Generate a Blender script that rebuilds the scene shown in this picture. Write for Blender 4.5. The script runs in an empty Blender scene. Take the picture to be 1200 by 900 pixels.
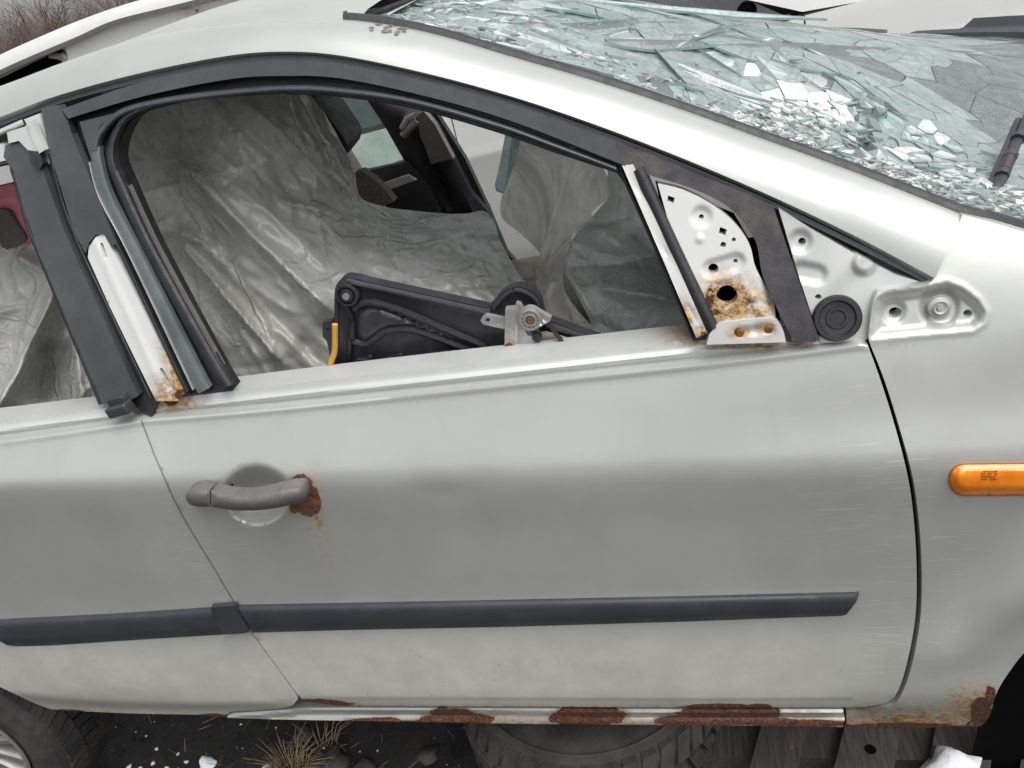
import bpy, bmesh, math, random
import numpy as np
from math import sin, cos, pi, radians
from mathutils import Vector, Matrix
from mathutils.geometry import delaunay_2d_cdt
random.seed(7); RN = np.random.RandomState(5)
S = bpy.context.scene; COL = S.collection
# ------------------------------------------------------------------ camera
CAM = np.array([0.0, -0.9, 1.52]); FPX = 900.0
YAW, PITCH, ROLL = radians(14.8), radians(29), radians(12.5)
FW = np.array([-sin(YAW)*cos(PITCH), cos(YAW)*cos(PITCH), -sin(PITCH)])
_r = np.array([cos(YAW), sin(YAW), 0]); _u = np.cross(_r, FW)
RT = _r*cos(ROLL)-_u*sin(ROLL); UP = _u*cos(ROLL)+_r*sin(ROLL)
cd = bpy.data.cameras.new('camera'); cam = bpy.data.objects.new('camera', cd); COL.objects.link(cam)
cam.matrix_world = Matrix(((RT[0], UP[0], -FW[0], CAM[0]), (RT[1], UP[1], -FW[1], CAM[1]), (RT[2], UP[2], -FW[2], CAM[2]), (0, 0, 0, 1)))
cd.sensor_width = 36; cd.lens = FPX/1200*36; cd.clip_start = .02; cd.clip_end = 3000
S.camera = cam
# ------------------------------------------------------------------ sky, sun, exposure
SUN_EL, SUN_AZ = radians(64), radians(125)
w = bpy.data.worlds.new('World'); S.world = w; w.use_nodes = True
nt = w.node_tree; bg = nt.nodes['Background']
sky = nt.nodes.new('ShaderNodeTexSky'); sky.sky_type = 'NISHITA'; sky.sun_disc = False
sky.sun_elevation = SUN_EL; sky.sun_rotation = SUN_AZ; sky.dust_density = 4; sky.air_density = 1.0
hs = nt.nodes.new('ShaderNodeHueSaturation'); hs.inputs['Saturation'].default_value = .12; hs.inputs['Value'].default_value = 1.0
nt.links.new(sky.outputs[0], hs.inputs['Color']); nt.links.new(hs.outputs[0], bg.inputs[0]); bg.inputs[1].default_value = .13
sd = bpy.data.lights.new('sun', 'SUN'); so = bpy.data.objects.new('sun', sd); COL.objects.link(so)
sd.energy = 1.3; sd.angle = radians(60); sd.color = (1, .985, .96)
sdir = Vector((sin(SUN_AZ)*cos(SUN_EL), cos(SUN_AZ)*cos(SUN_EL), sin(SUN_EL)))
so.rotation_euler = sdir.to_track_quat('Z', 'Y').to_euler(); so.location = (0, -5, 8)
S.view_settings.view_transform = 'Standard'; S.view_settings.look = 'None'; S.view_settings.exposure = 0.7; S.view_settings.gamma = 1

# ------------------------------------------------------------------ projection helpers
ZP = [-.2, .26, .30, .345, .53, .60, .74, .79, .836, .852, .90, .985, 1.05, 1.2, 1.35, 1.5, 1.7]
YP = [.03, .012, -.004, -.014, .004, .006, .004, .001, .001,   .007, .026, .058, .080, .138, .198, .275, .45]
def ss(a, b, x): t = np.clip((x-a)/(b-a), 0, 1); return t*t*(3-2*t)
def surf(x, z):
    zo = z; z = z+.05*(x+.1)*ss(.62, .78, z)*(1-ss(.86, .98, z))
    y = np.interp(z, ZP, YP)
    for d in (.008, .016):
        y = y*.5 + .25*(np.interp(z-d, ZP, YP)+np.interp(z+d, ZP, YP))
    z = zo; y = y + .022*(x+.35)**2
    y = y + 2.0*np.clip((x-.2)/.25, 0, 1)*np.clip(z-.975, 0, .3)**2
    # wheel arch flare of the front fender
    dx = x-.62; dz = z-.30; r = np.sqrt(dx*dx+dz*dz)
    y = y - .020*np.exp(-((r-.31)/.06)**2)*np.clip((x-.2)/.15, 0, 1)*np.clip((z-.33)/.12, 0, 1)
    return y
def rays(px, py):
    px = np.asarray(px, float); py = np.asarray(py, float)
    return FW + ((px-600)/FPX)[..., None]*RT - ((py-450)/FPX)[..., None]*UP
def aty(px, py, Y):
    d = rays(px, py); t = (np.asarray(Y)-CAM[1])/d[..., 1]
    return CAM + d*t[..., None]
def atz(px, py, Z):
    d = rays(px, py); t = (np.asarray(Z)-CAM[2])/d[..., 2]
    return CAM + d*t[..., None]
def hit(px, py, off=0):
    Y = np.zeros(np.shape(px))
    for i in range(14):
        p = aty(px, py, Y); Y = .4*Y + .6*(surf(p[..., 0], p[..., 2])+off)
    return aty(px, py, Y)
def proj(p):
    q = np.asarray(p)-CAM; f = q@FW
    return 600+FPX*(q@RT)/f, 450-FPX*(q@UP)/f
def H(px, py, off=0): return hit(np.array([px], float), np.array([py], float), off)[0]
def AY(px, py, y): return aty(np.array([px], float), np.array([py], float), np.array([y], float))[0]
def AZ(px, py, z): return atz(np.array([px], float), np.array([py], float), np.array([z], float))[0]
def spl(pts, n=8, closed=False):
    P = np.array(pts, float); out = []; m = len(P)
    for i in range(m if closed else m-1):
        if closed: a, b, c, d = P[(i-1) % m], P[i], P[(i+1) % m], P[(i+2) % m]
        else: a, b, c, d = P[max(i-1, 0)], P[i], P[i+1], P[min(i+2, m-1)]
        for k in range(n):
            t = k/n
            out.append(.5*((2*b)+(-a+c)*t+(2*a-5*b+4*c-d)*t*t+(-a+3*b-3*c+d)*t**3))
    if not closed: out.append(P[-1])
    return np.array(out)
def dens(pts, step, closed=True):
    P = np.array(pts, float); out = []; m = len(P)
    for i in range(m if closed else m-1):
        a, b = P[i], P[(i+1) % m]; n = max(1, int(round(np.linalg.norm(b-a)/step)))
        for k in range(n): out.append(a+(b-a)*k/n)
    if not closed: out.append(P[-1])
    return np.array(out)
def resamp(pts, n):
    P = np.array(pts, float); d = np.r_[0, np.cumsum(np.linalg.norm(np.diff(P, axis=0), axis=1))]
    t = np.linspace(0, d[-1], n)
    return np.stack([np.interp(t, d, P[:, k]) for k in range(P.shape[1])], 1)
def circ(cx, cy, r, n=20, ry=None, rot=0):
    a = np.arange(n)*2*pi/n; ry = ry or r; c, s = cos(rot), sin(rot)
    x, y = r*np.cos(a), ry*np.sin(a)
    return np.stack([cx+x*c-y*s, cy+x*s+y*c], 1)
def capsule(x0, y0, x1, y1, r, n=8):
    a = math.atan2(y1-y0, x1-x0); out = []
    for k in range(n+1): t = a+pi/2+pi*k/n; out.append((x0+r*cos(t), y0+r*sin(t)))
    for k in range(n+1): t = a-pi/2+pi*k/n; out.append((x1+r*cos(t), y1+r*sin(t)))
    return np.array(out)
def inside(px, py, poly):
    P = np.asarray(poly); r = np.zeros(len(px), bool); j = len(P)-1
    for i in range(len(P)):
        xi, yi = P[i]; xj, yj = P[j]
        if yi != yj:
            c = ((yi > py) != (yj > py)) & (px < (xj-xi)*(py-yi)/(yj-yi)+xi); r ^= c
        j = i
    return r
def bdist(px, py, poly):
    P = np.asarray(poly); d = np.full(len(px), 1e9)
    for i in range(len(P)):
        a = P[i]; b = P[(i+1) % len(P)]; ab = b-a; L = max(ab@ab, 1e-9)
        t = np.clip(((px-a[0])*ab[0]+(py-a[1])*ab[1])/L, 0, 1)
        d = np.minimum(d, np.hypot(px-a[0]-t*ab[0], py-a[1]-t*ab[1]))
    return d
_T = RN.rand(256, 256)
def srt(c):
    c = np.array(c, float); return c[np.argsort(c[:, 0])]
def vn(x, y):
    x = np.asarray(x, float); y = np.asarray(y, float)
    xi = np.floor(x).astype(int); yi = np.floor(y).astype(int); fx = x-xi; fy = y-yi
    fx = fx*fx*(3-2*fx); fy = fy*fy*(3-2*fy); g = lambda a, b: _T[a % 256, b % 256]
    return (g(xi, yi)*(1-fx)+g(xi+1, yi)*fx)*(1-fy)+(g(xi, yi+1)*(1-fx)+g(xi+1, yi+1)*fx)*fy
def fbm(x, y, o=4):
    s = 0; a = .5
    for k in range(o): s = s+a*vn(x+17*k, y+31*k); x = x*2.03; y = y*2.03; a *= .5
    return s
def ridge(x, y, o=3):
    s = 0; a = .5
    for k in range(o): s = s+a*(1-np.abs(2*vn(x+13*k, y+7*k)-1)); x = x*2.1; y = y*2.1; a *= .5
    return s
def blob(px, py, L):           # field of ellipses: 1 at a centre, .5 on the rim
    f = np.zeros(np.shape(px))
    for (cx, cy, rx, ry, *a) in L:
        t = radians(a[0]) if a else 0; dx = px-cx; dy = py-cy
        r = np.hypot((dx*cos(t)+dy*sin(t))/rx, (-dx*sin(t)+dy*cos(t))/ry); f = np.maximum(f, np.clip(1-.5*r, 0, 1))
    return f
_cx = np.linspace(-1.75, .75, 60); _cz = .845-.05*(_cx+.1); CREASE = np.stack(proj(np.stack([_cx, surf(_cx, _cz), _cz], 1)), 1); CREASE = CREASE[np.argsort(CREASE[:, 0])]; CRR = (CREASE, tuple(range(-30, 34, 5)))
# ------------------------------------------------------------------ materials
class NT:
    def __init__(s, name):
        s.m = bpy.data.materials.new(name); s.m.use_nodes = True; s.t = s.m.node_tree; s.b = s.t.nodes['Principled BSDF']; s.out = s.t.nodes['Material Output']
        s.co = s.n('ShaderNodeTexCoord').outputs['Object']
    def n(s, t, **k):
        x = s.t.nodes.new(t)
        for a, v in k.items(): setattr(x, a, v)
        return x
    def put(s, sock, v):
        if hasattr(v, 'is_linked') or hasattr(v, 'links'): s.t.links.new(v, sock)
        elif isinstance(v, tuple) and len(v) == 3 and sock.type == 'RGBA': sock.default_value = (*v, 1)
        else: sock.default_value = v
    def noise(s, sc, det=4, rough=.6, stretch=None, dist=0):
        x = s.n('ShaderNodeTexNoise'); x.inputs['Scale'].default_value = sc; x.inputs['Detail'].default_value = det; x.inputs['Roughness'].default_value = rough; x.inputs['Distortion'].default_value = dist
        c = s.co
        if stretch: mp = s.n('ShaderNodeMapping'); mp.inputs['Scale'].default_value = stretch[:3]; mp.inputs['Rotation'].default_value = stretch[3] if len(stretch) > 3 else (0, 0, 0); s.put(mp.inputs[0], c); c = mp.outputs[0]
        s.put(x.inputs['Vector'], c); return x.outputs['Fac']
    def voro(s, sc, feat='F1', rnd=1):
        x = s.n('ShaderNodeTexVoronoi', feature=feat); x.inputs['Scale'].default_value = sc; x.inputs['Randomness'].default_value = rnd; s.put(x.inputs['Vector'], s.co)
        return x.outputs['Distance'], (x.outputs['Color'] if feat == 'F1' else None)
    def mr(s, v, a, b, c=0, d=1, smooth=True):
        x = s.n('ShaderNodeMapRange'); x.interpolation_type = 'SMOOTHSTEP' if smooth else 'LINEAR'
        s.put(x.inputs[0], v)
        for i, q in enumerate((a, b, c, d)): x.inputs[i+1].default_value = q
        return x.outputs[0]
    def ma(s, op, a, b=0):
        x = s.n('ShaderNodeMath', operation=op); s.put(x.inputs[0], a); s.put(x.inputs[1], b); return x.outputs[0]
    def mix(s, f, a, b):
        x = s.n('ShaderNodeMix', data_type='RGBA'); s.put(x.inputs[0], f); s.put(x.inputs[6], a); s.put(x.inputs[7], b); return x.outputs[2]
    def attr(s, nm): return s.n('ShaderNodeAttribute', attribute_name=nm).outputs['Fac']
    def bump(s, h, st, dist=.002, nrm=None):
        x = s.n('ShaderNodeBump'); x.inputs['Strength'].default_value = st; x.inputs['Distance'].default_value = dist; s.put(x.inputs['Height'], h)
        if nrm: s.put(x.inputs['Normal'], nrm)
        return x.outputs[0]
    def set(s, **k):
        for a, v in k.items(): s.put(s.b.inputs[a.replace('_', ' ')], v)
        return s.m
def rustmix(N, base, rough, metal):
    f = N.ma('ADD', N.attr('rust'), N.ma('MULTIPLY', N.ma('SUBTRACT', N.noise(38, 8, .7), .5), .34))
    rf = N.mr(f, .49, .52); halo = N.mr(f, .36, .5)
    rc = N.mix(N.mr(N.noise(90, 8, .75), .35, .7), (.030, .010, .006), (.125, .040, .020))
    rc = N.mix(N.mr(N.noise(240, 3), .5, .75), rc, (.26, .11, .05))
    st = N.ma('MINIMUM', N.ma('MULTIPLY', N.ma('MULTIPLY', N.attr('stain'), 1.25), N.mr(N.noise(55, 6, .7), .28, .56)), .92)
    base = N.mix(N.ma('MINIMUM', N.ma('ADD', st, N.ma('MULTIPLY', halo, .25)), 1), base, N.mix(N.mr(N.noise(120, 5), .35, .65), (.12, .05, .013), (.48, .28, .075)))
    base = N.mix(rf, base, rc)
    rough = N.mr(rf, 0, 1, rough, .9) if not hasattr(rough, 'links') else N.ma('MAXIMUM', rough, N.mr(rf, 0, 1, 0, .9))
    metal = N.ma('MULTIPLY', metal, N.ma('SUBTRACT', 1, N.ma('MINIMUM', N.ma('ADD', rf, st), 1)))
    return base, rough, metal, rf, st
def m_paint(name, col=(.475, .484, .457), metal=.45, rough=.36):
    N = NT(name)
    big = N.noise(3.2, 4, .55)
    base = N.mix(N.mr(big, .3, .7), tuple(c*.94 for c in col), tuple(c*1.05 for c in col))
    flake = N.noise(900, 1)
    base = N.mix(N.ma('MULTIPLY', N.mr(flake, .35, .65), .08), base, (.6, .6, .6))
    # grey-green film of road dust, streaked
    du = N.ma('MULTIPLY', N.attr('dust'), N.mr(N.noise(4, 4, .55), .25, .7, .7, 1))
    base = N.mix(N.ma('MULTIPLY', du, .85), base, N.mix(N.mr(N.noise(16, 8, .7), .3, .7), (.355, .345, .295), (.43, .42, .375)))
    streak = N.mr(N.noise(24, 4, .6, (1, 1, .06)), .55, .8)
    base = N.mix(N.ma('MULTIPLY', streak, .10), base, (.25, .245, .21))
    # chips and specks
    d, c = N.voro(70); sep = N.n('ShaderNodeSeparateColor'); N.put(sep.inputs[0], c)
    chip = N.ma('MULTIPLY', N.ma('LESS_THAN', d, .085), N.ma('GREATER_THAN', sep.outputs[0], .90))
    chip = N.ma('MULTIPLY', chip, N.ma('ADD', N.ma('MULTIPLY', N.attr('dust'), .8), .12))
    base = N.mix(chip, base, (.05, .04, .032))
    # scratches
    sc = N.ma('MAXIMUM', N.mr(N.noise(110, 2, .5, (.10, 1, 3.2, (0, .16, 0))), .645, .69), N.mr(N.noise(85, 2, .5, (.13, 1, 3.6, (0, -.30, 0))), .655, .70))
    sc = N.ma('MULTIPLY', sc, N.ma('ADD', N.ma('MULTIPLY', N.attr('scratch'), .5), .0))
    base = N.mix(sc, base, (.72, .72, .70))
    ro = N.ma('ADD', N.mr(N.noise(12, 5, .7), .3, .7, rough-.03, rough+.07), N.ma('MULTIPLY', du, .32))
    me = N.ma('MULTIPLY', metal, N.ma('SUBTRACT', 1, N.ma('MULTIPLY', du, .9)))
    base, ro, me, rf, st = rustmix(N, base, ro, me)
    h = N.ma('ADD', N.ma('ADD', N.ma('MULTIPLY', N.noise(160, 4), .12), N.ma('MULTIPLY', N.noise(5, 3), 1.6)), N.ma('MULTIPLY', rf, N.noise(130, 6, .7)))
    N.set(Base_Color=base, Roughness=ro, Metallic=me, Normal=N.bump(h, .5, .0016))
    N.b.inputs['Coat Weight'].default_value = .25; N.b.inputs['Coat Roughness'].default_value = .22
    return N.m
def m_simple(name, col, rough=.6, metal=0, var=.18, sc=20, bsc=200, bst=.25, dust=0, dcol=(.28, .26, .23), spec=.5, rust=False):
    N = NT(name)
    base = N.mix(N.mr(N.noise(sc, 6, .65), .3, .7), tuple(c*(1-var) for c in col), tuple(min(1, c*(1+var)) for c in col))
    if dust: base = N.mix(N.mr(N.noise(sc*.5, 7, .7), .42, .75, 0, dust), base, dcol)
    ro = N.mr(N.noise(sc*1.7, 5), .3, .7, max(.02, rough-.08), min(1, rough+.08)); me = metal
    h = N.noise(bsc, 4)
    if rust:
        base, ro, me, rf, st = rustmix(N, base, ro, float(metal)); h = N.ma('ADD', N.ma('MULTIPLY', h, .2), N.ma('MULTIPLY', N.ma('MAXIMUM', rf, st), N.noise(190, 5, .7)))
    N.set(Base_Color=base, Roughness=ro, Metallic=me, Normal=N.bump(h, bst, .0015)); N.b.inputs['Specular IOR Level'].default_value = spec
    return N.m
def m_sheet(name, col, alpha, rough=.28, wr=1.0, dirt=.3, dcol=(.20, .17, .13), sc=16, tlm=.22):
    N = NT(name)
    n1 = N.noise(sc*.35, 6, .65, None, .6); n2 = N.noise(sc, 8, .72, (1, 1, 1.6), 1.0)
    base = N.mix(N.mr(n1, .3, .7), tuple(c*.75 for c in col), col)
    base = N.mix(N.mr(N.noise(sc*.5, 8, .75), .45, .75, 0, dirt), base, dcol)
    def lines(s_, wd, st): return N.mr(N.ma('ABSOLUTE', N.ma('SUBTRACT', N.noise(s_, 2, .5, st, .8), .5)), 0, wd, 1, 0)
    l1 = lines(sc*.45, .035, (1, 1, .8)); l2 = lines(sc*1.1, .05, (1.3, 1, .7)); l3 = lines(sc*2.3, .06, (1, 1, 1.3))
    msk = N.mr(N.noise(sc*.3, 2), .4, .62)
    hh = N.ma('ADD', N.ma('ADD', N.ma('MULTIPLY', l1, .45), N.ma('MULTIPLY', N.ma('MULTIPLY', l2, msk), .25)), N.ma('ADD', N.ma('MULTIPLY', n2, .22), N.ma('MULTIPLY', N.ma('MULTIPLY', l3, msk), .12)))
    nb = N.bump(hh, .75*wr, .012)
    N.set(Base_Color=base, Roughness=N.mr(n2, .3, .7, rough-.08, rough+.2), Normal=nb)
    N.b.inputs['Specular IOR Level'].default_value = .9
    tl = N.n('ShaderNodeBsdfTranslucent'); N.put(tl.inputs[0], base); N.put(tl.inputs['Normal'], nb)
    tr = N.n('ShaderNodeBsdfTransparent'); tr.inputs[0].default_value = (.93, .95, .94, 1)
    a = N.n('ShaderNodeMixShader'); a.inputs[0].default_value = tlm; N.t.links.new(N.b.outputs[0], a.inputs[1]); N.t.links.new(tl.outputs[0], a.inputs[2])
    b = N.n('ShaderNodeMixShader'); N.put(b.inputs[0], N.mr(n1, .3, .72, max(0, alpha-.22), min(.95, alpha+.2))); N.t.links.new(a.outputs[0], b.inputs[1]); N.t.links.new(tr.outputs[0], b.inputs[2])
    N.t.links.new(b.outputs[0], N.out.inputs[0]); return N.m
def m_glass(name, tint, dustc, dust, trans, rough=.06, crack=0, csc=60):
    N = NT(name)
    n = N.noise(18, 7, .7); dm = N.mr(n, .3, .7, max(0, dust-.2), min(1, dust+.18))
    base = N.mix(N.mr(N.noise(60, 5), .3, .7), tuple(c*.85 for c in dustc), dustc)
    bh = N.noise(26, 3)
    if crack:
        d, _ = N.voro(csc, 'DISTANCE_TO_EDGE'); d2, _ = N.voro(csc*.37, 'DISTANCE_TO_EDGE')
        ln = N.ma('MAXIMUM', N.mr(d, .0, .07, 1, 0), N.mr(d2, 0, .035, 1, 0)); ln = N.ma('MULTIPLY', ln, N.mr(N.noise(9, 4), .38, .6))
        base = N.mix(N.ma('MULTIPLY', ln, crack), base, (.80, .85, .83) if name == 'glass_crazed' else (.10, .13, .125)); dm = N.ma('MAXIMUM', dm, N.ma('MULTIPLY', ln, crack)); bh = N.ma('ADD', bh, N.ma('MULTIPLY', ln, .6))
    N.set(Base_Color=base, Roughness=N.mr(n, .3, .7, rough, rough+.22), Normal=N.bump(bh, .35, .003)); N.b.inputs['Specular IOR Level'].default_value = .9
    tr = N.n('ShaderNodeBsdfTransparent'); tr.inputs[0].default_value = (*tint, 1)
    gl = N.n('ShaderNodeBsdfGlossy'); gl.inputs['Roughness'].default_value = rough; gl.inputs[0].default_value = (.95, 1, .98, 1)
    fr = N.n('ShaderNodeFresnel'); fr.inputs[0].default_value = 1.55
    g = N.n('ShaderNodeMixShader'); N.t.links.new(fr.outputs[0], g.inputs[0]); N.t.links.new(tr.outputs[0], g.inputs[1]); N.t.links.new(gl.outputs[0], g.inputs[2])
    b = N.n('ShaderNodeMixShader'); N.put(b.inputs[0], N.mr(dm, 0, 1, 1-trans, 1, False)); N.t.links.new(g.outputs[0], b.inputs[1]); N.t.links.new(N.b.outputs[0], b.inputs[2])
    N.t.links.new(b.outputs[0], N.out.inputs[0]); return N.m
M = {}
M['paint'] = m_paint('silver_paint')
M['paint_white'] = m_simple('white_paint', (.56, .565, .55), .42, 0, .06, 6, 300, .1, .25, (.45, .44, .40), rust=True)
M['silver_bare'] = m_simple('inner_silver_paint', (.50, .51, .50), .40, .25, .06, 12, 220, .12, .25, (.42, .40, .36), rust=True)
M['nbr'] = m_simple('pale_car_paint', (.60, .60, .585), .35, .1, .05, 4, 200, .05, .3, (.40, .39, .36), rust=True)
M['trim'] = m_simple('charcoal_plastic', (.032, .036, .043), .45, 0, .10, 9, 400, .25, .30, (.075, .076, .078))
M['frame'] = m_simple('grey_satin_frame', (.046, .049, .055), .34, 0, .12, 10, 350, .2, .4, (.095, .095, .098))
M['teal_strip'] = m_simple('grey_green_frame', (.085, .10, .10), .4, 0, .12, 18, 350, .15, .4, (.17, .175, .17))
M['black'] = m_simple('black_plastic', (.012, .012, .014), .42, 0, .3, 30, 300, .3, .35, (.035, .034, .034))
M['rubber'] = m_simple('black_rubber', (.016, .016, .019), .5, 0, .25, 40, 260, .4, .4, (.045, .044, .045))
M['rubber_worn'] = m_simple('worn_rubber', (.040, .038, .042), .42, 0, .3, 30, 260, .3, .55, (.12, .10, .085))
M['module'] = m_simple('black_moulded_plastic', (.030, .030, .037), .38, 0, .2, 12, 300, .2, .35, (.075, .073, .078))
M['handle'] = m_simple('grey_weathered_plastic', (.115, .110, .107), .55, 0, .1, 40, 500, .3, .3, (.16, .155, .15))
M['void'] = m_simple('dark_void', (.004, .004, .0045), .95, 0, .1, spec=.03)  # near-black, mainly standing in for shade in gaps, holes and openings
M['rust'] = m_simple('rusty_metal', (.17, .075, .032), .85, 0, .5, 60, 250, .9)
M['rust_flake'] = m_simple('rust_flaking', (.115, .042, .024), .85, 0, .45, 45, 160, 1.0, .5, (.20, .10, .06))
M['metal'] = m_simple('galvanised_metal', (.46, .46, .45), .42, .6, .15, 30, 200, .4, .4, (.30, .28, .25), rust=True)
M['yellow'] = m_simple('yellow_cable', (.55, .30, .05), .5, 0, .15)
M['tyre'] = m_simple('tyre_rubber', (.028, .026, .026), .75, 0, .25, 14, 200, .5, .6, (.085, .07, .058))
M['tyre_old'] = m_simple('dusty_tyre_rubber', (.050, .044, .040), .85, 0, .25, 12, 180, .5, .7, (.10, .086, .075))
M['rim'] = m_simple('alloy_rim', (.30, .30, .29), .42, .5, .2, 18, 100, .2, .6, (.14, .125, .11))
M['fabric'] = m_simple('seat_fabric', (.22, .19, .165), .9, 0, .3, 120, 600, .8)
M['head'] = m_simple('seat_vinyl', (.030, .029, .030), .6, 0, .2, 30, 400, .3)
M['trim_dark'] = m_simple('pillar_trim_dark', (.013, .013, .016), .6, 0, .2)
M['trim_grey'] = m_simple('pillar_trim_grey', (.15, .145, .14), .6, 0, .12)
M['headliner'] = m_simple('roof_lining', (.42, .42, .40), .9, 0, .1)
M['sheet'] = m_sheet('dusty_plastic_sheet', (.70, .70, .66), -.10, .20, .8, .4, (.27, .235, .195), 11)
M['sheet_light'] = m_sheet('milky_plastic_sheet', (.93, .90, .84), .24, .32, .8, .30, (.66, .55, .42), 14, .6)
M['sheet_tan'] = m_sheet('tan_plastic_sheet', (.80, .73, .61), .12, .25, 1.2, .5, (.24, .18, .12), 22)
M['sheet_teal'] = m_sheet('clear_plastic_sheet', (.84, .90, .87), .20, .22, .7, .3, (.42, .42, .39), 12, .6)
M['g_pale'] = m_glass('glass_pale', (.66, .76, .735), (.37, .435, .42), .42, .65, .07, .35, 24)
M['g_teal'] = m_glass('glass_teal', (.46, .63, .60), (.33, .42, .405), .48, .65, .05, .4, 40)
M['g_dark'] = m_glass('glass_smoky', (.45, .50, .49), (.22, .24, .235), .36, .6, .08, .5, 40)
M['g_deep'] = m_glass('glass_deep', (.22, .40, .37), (.11, .17, .16), .25, .75, .05, .4, 60)
M['g_white'] = m_glass('glass_crazed', (.8, .9, .88), (.53, .555, .545), .7, .5, .12, .9, 130)
M['g_sheet'] = m_glass('glass_laminate', (.55, .66, .63), (.20, .25, .24), .25, .8, .1, .4, 45)
M['g_edge'] = m_glass('glass_edge', (.40, .62, .575), (.34, .47, .45), .5, .6, .1)
M['pane'] = m_glass('tinted_pane', (.70, .90, .82), (.5, .6, .55), .10, .9, .02)
M['pane_dark'] = m_simple('dark_car_glass', (.045, .055, .056), .12, 0, .2, 5, 50, .05, .35, (.16, .17, .16), .8)
M['red'] = m_simple('faded_red_plastic', (.85, .27, .33), .42, 0, .10, 14, 200, .15, .4, (.75, .45, .47))
M['wood'] = None
def m_wood():
    N = NT('grey_weathered_wood'); g = N.noise(14, 8, .7, (8, .6, 8), .4)
    base = N.mix(N.mr(g, .3, .7), (.028, .024, .020), (.078, .068, .06)); base = N.mix(N.mr(N.noise(6, 5), .5, .75, 0, .6), base, (.05, .042, .036))
    return N.set(Base_Color=base, Roughness=.85, Normal=N.bump(g, .6, .003))
M['wood'] = m_wood()
def m_snow():
    N = NT('snow'); N.set(Base_Color=N.mix(N.noise(20), (.72, .73, .75), (.86, .86, .87)), Roughness=.7, Normal=N.bump(N.noise(60, 6), .6, .006)); return N.m
M['snow'] = m_snow()
def m_ground():
    N = NT('dark_soil'); n = N.noise(9, 10, .7); n2 = N.noise(70, 8, .75)
    base = N.mix(N.mr(n, .35, .68), (.007, .0065, .007), (.026, .023, .021)); base = N.mix(N.mr(n2, .58, .75, 0, .5), base, (.075, .065, .055))
    snow = N.ma('MULTIPLY', N.mr(N.noise(33, 4, .6), .68, .71), N.mr(N.noise(4, 2), .45, .6)); base = N.mix(snow, base, (.7, .71, .73))
    return N.set(Base_Color=base, Roughness=N.mr(n, .3, .7, .5, .95), Normal=N.bump(N.ma('ADD', n2, N.ma('MULTIPLY', snow, .5)), .9, .01))
M['ground'] = m_ground()
M['bark'] = m_simple('twig_bark', (.135, .082, .066), .9, 0, .3)
M['grass'] = m_simple('dry_grass', (.26, .205, .12), .85, 0, .3)
def m_lamp():
    N = NT('amber_lens'); N.set(Base_Color=N.mix(N.mr(N.noise(25, 4), .3, .7), (.80, .20, .008), (.92, .30, .02)), Roughness=.22, Normal=N.bump(N.noise(60, 1, .5, (3.2, 1, .06)), .35, .002))
    N.b.inputs['Subsurface Weight'].default_value = .25; N.b.inputs['Subsurface Radius'].default_value = (.02, .006, .001); N.b.inputs['Coat Weight'].default_value = .8; N.b.inputs['Coat Roughness'].default_value = .08
    return N.m
M['amber'] = m_lamp()
M['amber_dark'] = m_simple('amber_edge', (.36, .095, .01), .4)
# ------------------------------------------------------------------ object helpers
def woff(p):
    v = Vector((0, 0, 0))
    while p is not None: v += p.location; p = p.parent
    return v
def thing(name, label, cat, loc=(0, 0, 0), group=None):
    o = bpy.data.objects.new(name, None); COL.objects.link(o); o.location = loc; o.empty_display_size = .1
    o['label'] = label; o['category'] = cat
    if group: o['group'] = group
    return o
def tag(o, label=None, cat=None, group=None, kind=None):
    for k, v in (('label', label), ('category', cat), ('group', group), ('kind', kind)):
        if v: o[k] = v
    return o
def mobj(name, V, Fc, mat, parent=None, smooth=True, attrs=None, sharp=35, loc=None):
    V = np.asarray(V, float); off = np.array(woff(parent)) if parent is not None else np.zeros(3)
    if loc is not None: off = off+np.asarray(loc)
    me = bpy.data.meshes.new(name); me.from_pydata((V-off).tolist(), [], [tuple(int(i) for i in f) for f in Fc]); me.update()
    mats = mat if isinstance(mat, (list, tuple)) else [mat]
    for m in mats: me.materials.append(m)
    if attrs:
        for k, v in attrs.items():
            a = me.attributes.new(k, 'FLOAT', 'POINT'); a.data.foreach_set('value', np.asarray(v, np.float32))
    if smooth:
        me.shade_smooth()
        if sharp: me.set_sharp_from_angle(angle=radians(sharp))
    o = bpy.data.objects.new(name, me); COL.objects.link(o)
    if parent is not None: o.parent = parent
    if loc is not None: o.location = loc
    return o
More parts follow.
